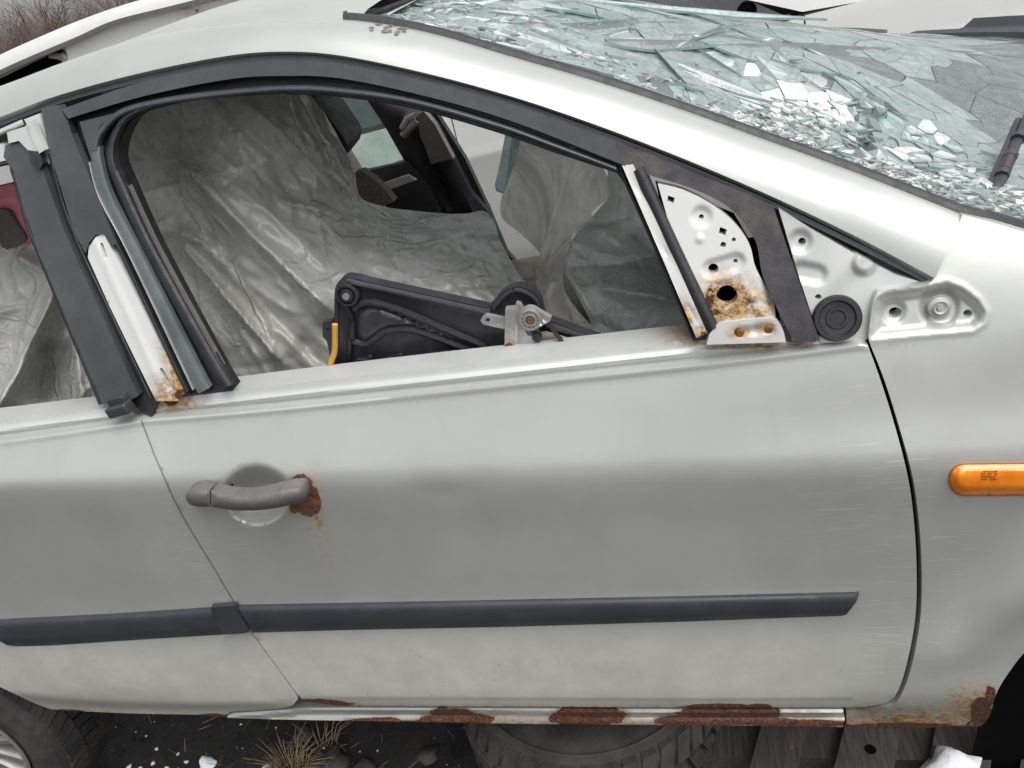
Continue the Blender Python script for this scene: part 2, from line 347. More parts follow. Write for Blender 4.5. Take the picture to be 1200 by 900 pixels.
def panel(name, poly, mat, parent, off=0., depth=None, step=12, holes=(), disp=None, detail=(), flange=.012, attrs=None, bstep=None, fdir=None, smooth=True, sharp=40, rows=(), jit=0):
    bstep = bstep or step*.5
    B = dens(poly, bstep); pts = [B]; edges = []; n = 0
    edges += [(i, (i+1) % len(B)) for i in range(len(B))]; n = len(B)
    hs_ = [np.asarray(h) for h in holes]
    for h in hs_:
        pts.append(h); edges += [(n+i, n+(i+1) % len(h)) for i in range(len(h))]; n += len(h)
    x0, y0 = B.min(0); x1, y1 = B.max(0)
    def grid(a, b, c, d, st, skip=()):
        gx, gy = np.meshgrid(np.arange(a, c, st, dtype=float), np.arange(b, d, st, dtype=float)); gx[1::2] += st*.5
        gx = gx.ravel()+1e-3; gy = gy.ravel()+1e-3; k = inside(gx, gy, B) & (bdist(gx, gy, B) > min(st, bstep)*.5)
        for h in hs_: k &= ~inside(gx, gy, h) & (bdist(gx, gy, h) > 1.2)
        for (cv, ds) in rows:
            dy = gy-np.interp(gx, cv[:, 0], cv[:, 1]); k &= ~((dy > min(ds)-st*.6) & (dy < max(ds)+st*.6) & (gx > cv[0, 0]-2) & (gx < cv[-1, 0]+2))
        for (p, q, r, s_) in skip: k &= ~((gx > p) & (gx < r) & (gy > q) & (gy < s_))
        return np.stack([gx[k], gy[k]], 1)
    pts.append(grid(x0, y0, x1, y1, step, [d[:4] for d in detail]))
    for i, (a, b, c, d, st) in enumerate(detail):
        pts.append(grid(max(a, x0), max(b, y0), min(c, x1), min(d, y1), st, [q[:4] for q in detail[:i]]))
    for (cv, ds) in rows:
        gx = np.arange(cv[0, 0], cv[-1, 0], bstep*1.3, dtype=float)
        for d in ds:
            q = np.stack([gx, np.interp(gx, cv[:, 0], cv[:, 1])+d], 1); k = inside(q[:, 0], q[:, 1], B) & (bdist(q[:, 0], q[:, 1], B) > 1.0)
            for h in hs_: k &= ~inside(q[:, 0], q[:, 1], h)
            pts.append(q[k])
    if jit:
        for i in range(1, len(pts)): pts[i] = pts[i]+(np.random.RandomState(len(pts[i])).rand(*pts[i].shape)-.5)*jit*step
    P = np.concatenate(pts)
    r = delaunay_2d_cdt([Vector(p) for p in P.tolist()], edges, [], 0, 1e-5)
    V2 = np.array([tuple(v) for v in r[0]]); T = np.array([f for f in r[2] if len(f) == 3])
    c = V2[T].mean(1); k = inside(c[:, 0], c[:, 1], B)
    for h in hs_: k &= ~inside(c[:, 0], c[:, 1], h)
    T = T[k]; px, py = V2[:, 0], V2[:, 1]
    dv = disp(px, py) if disp is not None else 0
    if depth is not None: V = aty(px, py, depth(px, py)+dv)
    else: V = hit(px, py, off+dv)
    a, b, c3 = V[T[:, 0]], V[T[:, 1]], V[T[:, 2]]
    nr = np.cross(b-a, c3-a); cen = (a+b+c3)/3; fl = ((nr*(cen-CAM)).sum(1) > 0); T[fl] = T[fl][:, ::-1]
    A = {kk: fn(px, py) for kk, fn in (attrs or {}).items()}
    faces = [tuple(t) for t in T]
    if flange:
        E = {}
        for t in faces:
            for i in range(3): E[(t[i], t[(i+1) % 3])] = 1
        be = [e for e in E if (e[1], e[0]) not in E]; ids = sorted({i for e in be for i in e}); mp0 = {v: len(V)+i for i, v in enumerate(ids)}; mp = {v: len(V)+len(ids)+i for i, v in enumerate(ids)}
        fd = np.array(fdir if fdir is not None else (0, flange, 0)); V = np.concatenate([V, V[ids], V[ids]+fd])
        for kk in A: A[kk] = np.concatenate([A[kk], A[kk][ids], A[kk][ids]])
        faces += [(mp0[e[1]], mp0[e[0]], mp[e[0]], mp[e[1]]) for e in be]
    return mobj(name, V, faces, mat, parent, smooth, A, sharp)
class MB:
    def __init__(s): s.V = []; s.F = []; s.n = 0
    def add(s, V, F):
        V = np.asarray(V, float); s.V.append(V); s.F += [tuple(i+s.n for i in f) for f in F]; s.n += len(V); return s
    def box(s, c, sz, R=None, bev=0):
        bm = bmesh.new(); bmesh.ops.create_cube(bm, size=1); bmesh.ops.scale(bm, vec=Vector(sz), verts=bm.verts)
        if bev: bmesh.ops.bevel(bm, geom=bm.edges[:]+bm.verts[:], offset=bev, segments=3, profile=.6, affect='EDGES')
        if R is not None: bmesh.ops.rotate(bm, cent=(0, 0, 0), matrix=R, verts=bm.verts)
        V = [tuple(v.co+Vector(c)) for v in bm.verts]; bm.verts.index_update(); F = [[v.index for v in f.verts] for f in bm.faces]; bm.free(); return s.add(V, F)
    def tube(s, path, r, seg=8, cap=True, flat=None):
        P = np.asarray(path, float); n = len(P); r = np.broadcast_to(np.asarray(r, float), (n,)); V = []; F = []
        t = np.gradient(P, axis=0); t /= np.linalg.norm(t, axis=1)[:, None]+1e-12
        ref = np.array((0, 0, 1.)) if abs(t[0][2]) < .9 else np.array((1., 0, 0))
        for i in range(n):
            a = np.cross(t[i], ref); a /= np.linalg.norm(a)+1e-12; b = np.cross(t[i], a); ref = -np.cross(t[i], a) if False else ref
            fa = flat or (1, 1)
            for k in range(seg): g = 2*pi*k/seg; V.append(P[i]+r[i]*(cos(g)*a*fa[0]+sin(g)*b*fa[1]))
        for i in range(n-1):
            for k in range(seg): F.append((i*seg+k, i*seg+(k+1) % seg, (i+1)*seg+(k+1) % seg, (i+1)*seg+k))
        if cap: F.append(tuple(range(seg))[::-1]); F.append(tuple((n-1)*seg+k for k in range(seg)))
        return s.add(V, F)
    def lathe(s, prof, c, axis, seg=32):        # prof: (radius, height along axis)
        ax = np.asarray(axis, float); ax /= np.linalg.norm(ax); ref = np.array((0, 0, 1.)) if abs(ax[2]) < .9 else np.array((1., 0, 0))
        a = np.cross(ax, ref); a /= np.linalg.norm(a); b = np.cross(ax, a); V = []; F = []; m = len(prof)
        for k in range(seg):
            g = 2*pi*k/seg; d = cos(g)*a+sin(g)*b
            for (r, h) in prof: V.append(np.asarray(c)+d*r+ax*h)
        for k in range(seg):
            for i in range(m-1):
                q = (k+1) % seg; F.append((k*m+i, q*m+i, q*m+i+1, k*m+i+1))
        return s.add(V, F)
    def grid(s, G):
        G = np.asarray(G, float); n, m = G.shape[:2]
        return s.add(G.reshape(-1, 3), [(i*m+j, i*m+j+1, (i+1)*m+j+1, (i+1)*m+j) for i in range(n-1) for j in range(m-1)])
    def build(s, name, mat, parent=None, smooth=True, attrs=None, sharp=35, loc=None):
        return mobj(name, np.concatenate(s.V), s.F, mat, parent, smooth, attrs, sharp, loc)
def rotm(a, b, c): return Matrix.Rotation(c, 3, 'Z') @ Matrix.Rotation(b, 3, 'Y') @ Matrix.Rotation(a, 3, 'X')
YC = .685
def mirror(o, name=None):
    me = o.data.copy(); c = o.copy(); c.data = me; COL.objects.link(c)
    off = woff(o.parent)
    for v in me.vertices: v.co.y = 2*YC-(v.co.y+off.y)-off.y
    me.flip_normals(); return c
def rot2d(L, cx, cy, a): return [(cx+x*cos(a)-y*sin(a), cy+x*sin(a)+y*cos(a)) for x, y in L]
# ================================================================== THE SILVER CAR
car = thing('silver_car', 'stripped silver hatchback with shattered windscreen, bare window frame and rusty sill', 'car', (-.5, YC, 0))
# ---- pixel curves read off the photograph, laid on the car's side surface
RAIL_L = spl([(-420, 330), (-300, 265), (-150, 197), (0, 141), (67, 116), (167, 89), (267, 69), (333, 64), (400, 69), (500, 90), (600, 117), (700, 151), (800, 190), (900, 233), (1000, 281), (1093, 331)], 6)
RAIL_U = spl([(-420, 270), (-300, 210), (-150, 153), (0, 101), (83, 70), (167, 44), (267, 29), (333, 25), (410, 23), (500, 37), (600, 66), (700, 95), (800, 128), (900, 164), (1000, 200), (1128, 250)], 6)
n_ = 110; RL = resamp(RAIL_L, n_); RU = resamp(RAIL_U, n_)
L3 = hit(RL[:, 0], RL[:, 1]); t_ = np.linspace(0, 1, n_)
wy = np.interp(t_, [0, .4, .6, .8, 1], [.115, .105, .095, .08, .06])
U3 = aty(RU[:, 0], RU[:, 1], L3[:, 1]+wy)
rail = np.zeros((n_, 15, 3))
for j, s in enumerate(np.linspace(-.12, 1.06, 15)):
    p = L3*(1-s)+U3*s; b = 4*s*(1-s)*.016
    p = p+np.array((0, -.7, .7))*b
    if s < 0: p = L3+np.array((0, .03, -.004))*(-s/.12)
    if s > 1: p = U3+np.array((0, .03, -.012))
    rail[:, j] = p
def rail_attr(L):
    q = rail.reshape(-1, 3); px, py = proj(q); return blob(px, py, L)
side_rail = MB().grid(rail).build('roof_rail', M['paint'], car, attrs={'rust': rail_attr([]), 'stain': rail_attr([(465, 41, 18, 9, 10)])*.0}, sharp=50)
tag(side_rail, 'broad silver roof rail running down into the windscreen pillar')
sb = MB()
for k in range(60):           # bare flaked patch by the windscreen corner
    cx = random.uniform(452, 484); i = int(np.argmin(np.abs(RU[:, 0]-cx))); s_ = random.uniform(.62, .96); j = (s_+.12)/1.18*14; j0 = int(j)
    nr = np.cross(rail[i+1, j0]-rail[i, j0], rail[i, j0+1]-rail[i, j0]); nr /= np.linalg.norm(nr); nr = nr*(1 if nr[2] > 0 else -1)
    c = rail[i, j0]*(1-(j-j0))+rail[i, j0+1]*(j-j0); e1 = rail[i+1, j0]-rail[i, j0]; e1 /= np.linalg.norm(e1); e2 = np.cross(nr, e1); n = 6; r = random.uniform(.0015, .0045)
    c = c+e1*random.uniform(-.006, .006); V = [c+nr*.0012+(e1*cos(q*pi/3)*random.uniform(.5, 1.5)+e2*sin(q*pi/3)*random.uniform(.4, 1.1))*r for q in range(n)]
    sb.add(V, [tuple(range(n))])
sb.build('bare_patch', m_simple('flaked_primer', (.17, .165, .15), .8, 0, .5, 150, 300, .5), side_rail, False)
# ---- roof
U_up = U3[:int(np.argmin(np.abs(RU[:, 0]-410)))+1]
roofg = np.zeros((len(U_up), 25, 3))
for j, s in enumerate(np.linspace(0, 1, 25)):
    P = U_up.copy(); P[:, 1] = P[:, 1]*(1-s)+(2*YC-P[:, 1])*s; P[:, 2] += np.interp(np.linspace(0, 1, len(P)), [0, .62, .74, 1], [-.03, .002, .028, .040])*(4*s*(1-s))**.6-.003+.02*min(s, .02)
    wgt = np.linspace(0, 1, len(P))**3; P[:, 0] += wgt*.08*4*s*(1-s)
    roofg[:, j] = P
MB().grid(roofg).build('roof', M['paint'], car)
lin = roofg[:, 1:-1].copy(); lin[:, :, 2] -= .025; MB().grid(lin).build('roof_lining', M['headliner'], car)
seam_off = [roofg[i, 1]+np.array((0, .012, .0025)) for i in range(0, len(U_up), 3)]
# ---- black window trim of the A pillar / windscreen moulding
iu = int(np.argmin(np.abs(RU[:, 0]-408)))
wt = np.zeros((n_-iu, 5, 3))
for j, (dy, dz) in enumerate([(-.003, -.002), (.002, .007), (.012, .009), (.022, .004), (.024, -.02)]):
    wt[:, j] = U3[iu:]+np.array((0, dy, dz))
exq = np.array([AY(a, b, float(U3[-1, 1])+.006*k) for k, (a, b) in enumerate([(1150, 255.5), (1175, 261.5), (1200, 268), (1230, 276.5)])])
ext = np.array([wt[-1]+(q-U3[-1]) for q in exq])
MB().grid(np.concatenate([wt, ext])).build('windscreen_moulding', M['rubber'], car, sharp=60)
# ---- door skins
SKTOP = spl([(167, 487), (300, 476), (400, 466), (600, 445), (800, 424), (920, 410), (1012, 398)], 6)
FD_R = spl([(1016, 402), (1030, 440), (1046, 490), (1062, 550), (1070, 600), (1074, 660), (1073, 720), (1064, 772), (1053, 808), (1040, 823), (1015, 828)], 6)
FD_L = spl([(350, 815), (297, 743), (277, 709), (253, 668), (213, 601), (187, 545), (172, 507), (166, 491)], 6)
fd_poly = np.concatenate([SKTOP, FD_R, [(987, 829)], dens([(987, 829), (800, 829), (600, 828), (400, 827), (356, 822)], 20, False), FD_L[:-1]])
def skdisp(topc):
    def f(px, py):
        t = np.interp(px, topc[:, 0], topc[:, 1]); d = py-t
        o = .010*(1-ss(0, 7, d))                       # rolled upper edge
        o = o - .0025*np.exp(-((d-6)/4.0)**2)
        return o
    return f
_sk = skdisp(SKTOP)
def fd_disp(px, py):
    o = _sk(px, py)
    r = np.hypot((px-301)/41, (py-580)/36); o = o+.044*(1-ss(.5, 1.0, r))         # handle bowl
    o = o
    b = np.interp(px, [350, 600, 800, 1000], [817, 818, 819, 818]); o = o+.003*ss(b-1, b+3, py)  # hem
    o = o+.0022*np.exp(-(((px-515)/34)**2+((py-577)/13)**2)) + .002*np.exp(-(((px-760)/60)**2+((py-600)/50)**2))
    # panel edge rounding
    return o
def fd_dust(px, py): return np.clip(ss(725, 765, py)*.95*(1-.55*ss(900, 1050, px))+.10*ss(480, 640, py)*fbm(px/70, py/50)*1.2, 0, 1)
def fd_scr(px, py): return np.clip(blob(px, py, [(1040, 560, 95, 120), (1040, 700, 40, 110), (245, 650, 45, 60)])*1.4-.3, 0, 1)+.03
RUST_LOW = [(370, 826, 44, 7), (340, 824, 14, 6)]
def fd_rust(px, py): return np.maximum(blob(px, py, RUST_LOW)*1.02, blob(px, py, [(845, 829, 48, 5), (890, 829, 16, 5)])*.95)
def fd_stain(px, py): return np.clip(blob(px, py, [(359, 583, 24, 31), (370, 612, 12, 16)])*1.1-.45, 0, 1)+np.clip(blob(px, py, [(378, 630, 8, 40, -12)])*.34-.08, 0, 1)+np.clip(1-np.abs(py-829)/5, 0, 1)*.35
front_door = panel('front_door', fd_poly, M['paint'], car, step=11, disp=fd_disp, detail=[(255, 538, 350, 622, 3)], flange=.018,
                   attrs=dict(dust=fd_dust, scratch=fd_scr, rust=fd_rust, stain=fd_stain), bstep=4.5, sharp=60, rows=[(SKTOP, (2, 4, 6, 8, 10.5, 14, 19)), (np.array([(350., 817.), (600, 818), (800, 819), (1000, 818)]), (-2, 0, 2, 4, 7)), CRR])
tag(front_door, 'silver front door with grey pull handle and charcoal rubbing strip')
# belt lip of the door above the skin
LIP = spl([(196, 469), (218, 465), (400, 443), (600, 421), (725, 407), (800, 399), (835, 394), (925, 401), (1010, 391)], 6)
def lip_disp(px, py):
    t = np.interp(px, LIP[:, 0], LIP[:, 1]); b = np.interp(px, SKTOP[:, 0], SKTOP[:, 1]); s = (py-t)/np.maximum(b-t, 1)
    return .016-.005*np.exp(-((s-.62)/.13)**2)+.006*ss(.7, 1, s)
lip_poly = np.concatenate([LIP, SKTOP[::-1][1:-2]+np.array((0, 3.)), [(170, 489), (182, 471)]])
panel('belt_flange', lip_poly, M['silver_bare'], front_door, step=9, disp=lip_disp, flange=.05, bstep=6, rows=[(LIP, (2.5, 5, 8, 10.5, 13, 15.5, 18, 20.5, 23))],
      attrs=dict(stain=lambda x, y: np.clip(blob(x, y, [(205, 472, 30, 14), (935, 400, 16, 8), (820, 400, 40, 6), (880, 405, 50, 5)])*1.25-.32, 0, 1), rust=lambda x, y: blob(x, y, [(200, 471, 10, 5)])*.9))
# rear door
RD_TOP = spl([(-330, 545), (-150, 527), (0, 512), (127, 494), (160, 488)], 6)
rd_poly = np.concatenate([RD_TOP, FD_L[::-1][1:]+np.array((-2.4, 0)), [(349, 819), (344, 826)], dens([(332, 830), (270, 834), (264, 840), (227, 837.5), (150, 836), (62, 832), (40, 824), (0, 805)], 12, False), spl([(-30, 790), (-80, 772), (-150, 770)], 5), [(-330, 800)]])
_rk = skdisp(RD_TOP)
def rd_disp(px, py):
    b = np.interp(px, [0, 100, 200, 330], [812, 822, 826, 824])
    return _rk(px, py)+.004*ss(b-2, b+5, py)-.002*np.exp(-((py-b)/4)**2)+.012*(1-ss(0, 45, np.hypot(px+10, (py-790))))*0
rear_door = panel('rear_door', rd_poly, M['paint'], car, step=11, rows=[(RD_TOP, (2, 4, 6, 8, 10.5, 14, 19)), (np.array([(0., 812.), (100, 822), (200, 826), (330, 824)]), (-6, -3, 0, 3, 6, 9)), CRR], disp=rd_disp, flange=.018, bstep=5, sharp=60,
                  attrs=dict(dust=lambda x, y: np.clip(ss(735, 775, y)+.12*fbm(x/70, y/50), 0, 1), scratch=lambda x, y: np.clip(blob(x, y, [(235, 640, 60, 60)])*1.6-.4, 0, 1)+.03,
                             rust=lambda x, y: np.maximum(blob(x, y, [(75, 835, 26, 4)]), blob(x, y, [(250, 840, 26, 4)])*.97), stain=lambda x, y: np.clip(blob(x, y, [(80, 832, 60, 8)])*.5-.15, 0, 1)))
tag(rear_door, 'silver rear door with a charcoal rubbing strip above the wheel arch')
RLIP = spl([(-330, 527), (-150, 509), (0, 493), (60, 486), (110, 480), (150, 474)], 6)
def rl_disp(px, py):
    t = np.interp(px, RLIP[:, 0], RLIP[:, 1]); b = np.interp(px, RD_TOP[:, 0], RD_TOP[:, 1]); s = (py-t)/np.maximum(b-t, 1)
    return .016-.005*np.exp(-((s-.62)/.13)**2)+.006*ss(.7, 1, s)
panel('belt_flange', np.concatenate([RLIP, RD_TOP[::-1]+np.array((0, 3.))]), M['silver_bare'], rear_door, step=9, disp=rl_disp, flange=.05, bstep=6, rows=[(RLIP, (2.5, 5, 8, 10.5, 13, 15.5, 18))])
# near-black backing sheets stand in for the shade in panel gaps and holes
def backing(name, poly, off, mat='void', par=car, **k): return panel(name, poly, M[mat], par, off=off, step=40, flange=.002, bstep=20, **k)
backing('gap_shade', [(-330, 560), (160, 505), (1020, 408), (1340, 380), (1300, 640), (1120, 700), (1085, 846), (60, 828), (0, 800), (-330, 795)], .065)
backing('arch_shade', [(1135, 905), (1150, 838), (1200, 740), (1290, 690), (1340, 690), (1330, 800), (1300, 905)], .14)  # black sheet put in for the shade inside the wheel arch
# rubbing strips
def strip(name, top, bot, poly, par, lift=.013, **k):
    top = np.array(top, float); bot = np.array(bot, float)
    def d(px, py):
        t = np.interp(px, top[:, 0], top[:, 1]); b = np.interp(px, bot[:, 0], bot[:, 1]); s = np.clip(2*(py-t)/(b-t)-1, -1, 1)
        return -lift*(1-np.abs(s)**3.5)+.001
    return panel(name, poly, M['trim'], par, rows=[(top, (1.5, 3, 5, 8, 12, 17, 22, 26, 29, 31, 33))], step=5, disp=d, flange=.010, bstep=5, **k)
st_t = [(277, 708), (400, 706), (600, 702), (800, 698), (1007, 693)]; st_b = [(277, 744), (297, 742), (400, 739), (600, 735), (800, 729), (990, 722), (1007, 721)]
strip('rubbing_strip', st_t, st_b, np.concatenate([dens(st_t, 20, False)[:-1], [(1003, 693.5), (1007, 697), (1003, 706), (992, 720), (986, 722)], dens(st_b[::-1], 20, False)[2:-1], [(296, 741), (279, 711)]]), front_door)
rt_t = [(-330, 735), (-100, 729), (0, 725), (140, 718), (276, 709)]; rt_b = [(-330, 765), (-60, 763), (20, 758), (60, 757), (150, 751), (293, 742)]
strip('rubbing_strip', rt_t, rt_b, np.concatenate([dens(rt_t, 20, False), [(292, 741)], dens(rt_b[::-1], 20, False)[1:-1], [(20, 758), (0, 752), (-12, 745), (-14, 726)]][:3])if False else np.concatenate([dens([(-2, 725.5), (140, 718), (274, 709)], 20, False), [(291, 741)], dens([(280, 743), (150, 751), (60, 757), (22, 758)], 20, False), [(8, 756), (-1, 751)]]), rear_door)
endc = [(247, 712), (275, 710), (292, 740), (262, 743), (250, 728)]
panel('strip_end_cap', endc, M['trim'], rear_door, off=-.0128, step=8, flange=.01, bstep=5)
# pull handle
gp_ = spl([(247.2, 574), (262, 578), (280, 580.5), (300, 579.5), (320, 575), (340, 570), (354, 570), (360, 576), (358, 586), (345, 590.5), (328, 594.5), (308, 597.5), (285, 598.5), (266, 597), (247.2, 593.5)], 4)
cp_ = spl([(246, 574), (232, 572), (222, 574.5), (217.5, 582), (221, 590), (230, 593.5), (246, 594)], 4)
def h_disp(poly):
    def f(x, y):
        e = bdist(x, y, poly); e = np.where((np.abs(x-246.5) < 3), np.maximum(e, 3), e)
        return -np.interp(x, [217, 246, 268, 300, 330, 352, 361], [.020, .024, .034, .042, .038, .026, .012])-.011*np.sqrt(np.clip(1-(1-np.clip(e/10, 0, 1))**2, 0, 1))
    return f
handle = panel('door_handle', gp_, M['handle'], front_door, step=2.4, bstep=2.2, disp=h_disp(gp_), flange=.020, sharp=0)
panel('handle_cap', cp_, M['handle'], front_door, step=2.4, bstep=2.2, disp=h_disp(cp_), flange=.020, sharp=0)
lk = MB(); c = H(265, 578, .004); lk.box(c, (.02, .03, .02), None, .004); lk.build('handle_gasket', M['black'], front_door)
rp = spl([(340, 565), (345, 559), (352, 556), (359, 558), (363, 562), (366, 569), (371, 574), (374, 585), (376, 593), (371, 602), (366, 605), (356, 604), (348, 600), (341, 600), (338, 585)], 3, True); rp = dens(rp, 1.6); rp = rp+np.stack([vn(rp[:, 1]/2.3, rp[:, 0]/2.3)-.5, vn(rp[:, 0]/2.3+9, rp[:, 1]/2.3)-.5], 1)*3.4
panel('rust_patch', rp, M['rust_flake'], front_door, off=-.0022, step=2.5, bstep=2.2, flange=.004, disp=lambda x, y: -.003*fbm(x/5, y/5)+.0015)
# ---- sill
si_t = dens([(268, 836), (330, 832), (352, 829.5), (400, 829), (600, 830), (800, 831), (988, 831)], 10, False); si_b = dens([(988, 852), (800, 849.5), (633, 848.5), (400, 844.5), (318, 843), (266, 841)], 10, False)
def si_disp(px, py):
    t = np.interp(px, si_t[:, 0], si_t[:, 1]); s = (py-t)/17
    return .012-.007*ss(-.1, .3, s)+.0022*np.exp(-((s-.5)/.10)**2)-.007*ss(.5, 1.0, s)
SR = [(430, 846, 40, 5, -4), (530, 843, 48, 7), (527, 836, 26, 7), (468, 847, 40, 3), (690, 840, 44, 12), (690, 833, 36, 6), (850, 839, 62, 11), (805, 845, 40, 6), (935, 848, 70, 5), (900, 836, 14, 9)]
panel('sill', np.concatenate([si_t, [(990, 841)], si_b]), M['paint'], car, step=3, bstep=3.5, disp=lambda x, y: si_disp(x, y)+.0008*ss(.48, .54, blob(x, y, SR)+(fbm(x/14, y/9)-.47)*.3), flange=.05,
      attrs=dict(rust=lambda x, y: blob(x, y, SR)*1.0+(fbm(x/14, y/9)-.47)*.25, stain=lambda x, y: np.clip(np.clip(blob(x, y, [(945, 840, 45, 14), (560, 838, 70, 12), (720, 838, 60, 12), (850, 838, 80, 12)])*.9-.35, 0, 1)*.9+.5*ss(.55, .95, (y-829)/19)*fbm(x/30, y/9)*1.4, 0, 1)))
# ---- front fender
SEAM = [(1128, 252), (1119, 273), (1106, 297), (1093, 329)]
ff_l = np.concatenate([spl(SEAM, 4), spl([(1086, 334), (1062, 337), (1034, 341), (1026, 347), (1021, 366), (1018, 396)], 4)])
ff_d = spl([(1020, 404), (1036, 444), (1052, 494), (1068, 552), (1076, 602), (1080, 660), (1079, 720), (1070, 774), (1058, 811), (1045, 826), (1016, 831), (992, 833)], 6)
ff_b = [(992, 853), (1070, 853), (1150, 851)]
ff_a = spl([(1150, 851), (1160, 838), (1168, 812), (1183, 787), (1205, 760), (1250, 720), (1310, 690), (1420, 680)], 5)
ff_poly = np.concatenate([ff_l, ff_d, dens(ff_b, 12, False), ff_a[1:], [(1480, 560), (1490, 380), (1440, 330)], spl([(1380, 318), (1300, 300), (1200, 272)], 5)[:-1], [(1200, 272), (1160, 260)]])
PLT = [(1020, 397), (1022, 366), (1028, 349), (1040, 343), (1085, 337), (1110, 331), (1128, 338), (1146, 352), (1155, 366), (1152, 378), (1140, 386), (1080, 391)]
PLT = np.concatenate([np.array(PLT, float)])
def ff_disp(px, py):
    ins = inside(px, py, PLT); d = np.where(ins, bdist(px, py, PLT), 0); o = .012*ss(0, 12, d)
    o = o+.006*(1-ss(9, 17, np.hypot(px-1047, py-365)))*ins
    r = np.hypot(px-1101, py-360); o = o+.007*(1-ss(17, 27, r))*ins-.004*(1-ss(8, 13, r))*ins
    o = o-.0016*np.exp(-((bdist(px, py, PLT)-2)/4)**2)*(~ins)
    # soft dent and bulge behind the wheel
    o = o+.006*np.exp(-(((px-1125)/50)**2+((py-735)/65)**2))-.004*np.exp(-(((px-1185)/36)**2+((py-650-(px-1185)*-.9)/26)**2))
    o = o+.012*ss(825, 853, py)*(px < 1165)
    o = o+.010*np.exp(-((py-(833))/5)**2)*(1-ss(1005, 1045, px))
    return o
fender = panel('front_fender', ff_poly, M['paint'], car, rows=[CRR], step=10, bstep=4, disp=ff_disp, detail=[(1012, 325, 1165, 402, 2.5)], flange=.02, holes=[circ(1049, 366, 7.5, 16, 6), circ(1134, 367, 5.2, 14, 4.2)], sharp=70,
    attrs=dict(dust=lambda x, y: np.clip(ss(770, 840, y)*.7, 0, 1)+.06, scratch=lambda x, y: np.clip(blob(x, y, [(1110, 640, 45, 45), (1090, 740, 40, 45), (1100, 560, 40, 60)])*1.7-.45, 0, 1),
               rust=lambda x, y: np.maximum(blob(x, y, [(1060, 853, 95, 7)])*.96, np.maximum(blob(x, y, [(1150, 838, 13, 22)])*.98, blob(x, y, [(1160, 815, 7, 14)])*.95)),
               stain=lambda x, y: np.clip(blob(x, y, [(1070, 846, 110, 20), (1140, 832, 34, 32), (1020, 836, 26, 8)])*1.35-.42, 0, 1)))
tag(fender, 'silver front fender with amber side lamp, scratches and rusty lower corner')
bolt = MB(); c = H(1101, 360, .010); bolt.lathe([(0, -.006), (.004, -.006), (.0045, -.0035), (.0085, -.005), (.0085, -.0025), (.014, -.001), (.0145, .002)], c, (0, 1, -.25), 24); bolt.build('fender_bolt', M['metal'], fender)
# amber side lamp
def lamp_poly(g=0): return capsule(1131, 562.5, 1222, 561.5, 17.5+g, 10)
panel('lamp_bezel', lamp_poly(1.6), M['amber_dark'], fender, off=-.002, step=8, flange=.01, bstep=3)
def ld(px, py):
    q = lamp_poly(); d = bdist(px, py, q); return -.009*ss(0, 9, d)
lampo = panel('side_lamp', lamp_poly(), M['amber'], fender, off=-.003, step=4, disp=ld, flange=.008, bstep=3, attrs={})
tag(lampo, 'amber oval side indicator lens')
tx = MB()
for r_ in range(4):
    x = 1150
    while x < 1167:
        wd = random.choice((1.6, 2.2, 1.2)); a = [H(x+dx, 551.5+r_*3.1+dy, -.0128) for dx, dy in ((0, 0), (wd, 0), (wd, 2), (0, 2))]
        if random.random() < .8: tx.add(a, [(0, 1, 2, 3)])
        x += wd+.9
tx.build('lens_marking', M['amber_dark'], fender, smooth=False)
# ---- door frame: satin bands around the window opening
OPEN = np.array([(815, 397), (723, 203), (583, 154), (483, 126), (400, 113), (333, 110), (233, 117), (167, 133), (146, 155), (138, 187), (150, 220), (185, 297), (253, 425), (272, 458)], float)
OPENs = spl(OPEN, 5)
def band(a, b): return np.concatenate([a, b[::-1]])
top_o = spl([(72, 128), (167, 96), (267, 76), (333, 71), (400, 75), (500, 96), (600, 123), (700, 158), (800, 197), (903, 240)], 6)
top_i = spl([(80, 139), (167, 113), (267, 93), (333, 89), (400, 92), (500, 113), (600, 142), (722, 190), (760, 205), (800, 217), (840, 234), (866, 254), (886, 284), (893, 320), (905, 350), (926, 392)], 6)
frA = np.concatenate([top_o, [(906, 241), (932, 318), (960, 398), (955, 401), (928, 400)], top_i[::-1]])
panel('frame_cover', frA, M['rubber_worn'], front_door, off=-.004, step=8, bstep=5, flange=.012)
frame_top = panel('upper_frame', band(top_o[:44], np.array(top_i[:44])), M['frame'], front_door, off=-.0065, step=8, bstep=5, flange=.012)
# dark groove behind + inner lip + seals
g_o = spl([(75, 134), (167, 108), (267, 88), (333, 84), (400, 88), (500, 108), (600, 137), (722, 185), (745, 197)], 6)
grv = np.concatenate([g_o, [(842, 396), (812, 400)], OPENs[1:], [(262, 458), (222, 462), (135, 285), (85, 160)]])
panel('frame_channel', grv, M['black'], front_door, off=.014, step=10, bstep=5, flange=.03)
def ribbon(name, pts, w0, w1, mat, off, par=front_door, lift=.004, n=7, fl=.01, attrs=None):
    P = spl(pts, n); T = np.gradient(P, axis=0); T /= np.linalg.norm(T, axis=1)[:, None]; Nn = np.stack([-T[:, 1], T[:, 0]], 1)
    ww = np.linspace(w0, w1, len(P))[:, None]*.5; a, b = P-Nn*ww, P+Nn*ww; m = 5; V = []
    for k in range(m):
        s = k/(m-1); q = a*(1-s)+b*s; V.append(hit(q[:, 0], q[:, 1], off-lift*4*s*(1-s)))
    V = [V[0]+np.array((0, fl, 0))]+V+[V[-1]+np.array((0, fl, 0))]
    return MB().grid(np.stack(V, 1)).build(name, M[mat], par, sharp=50)
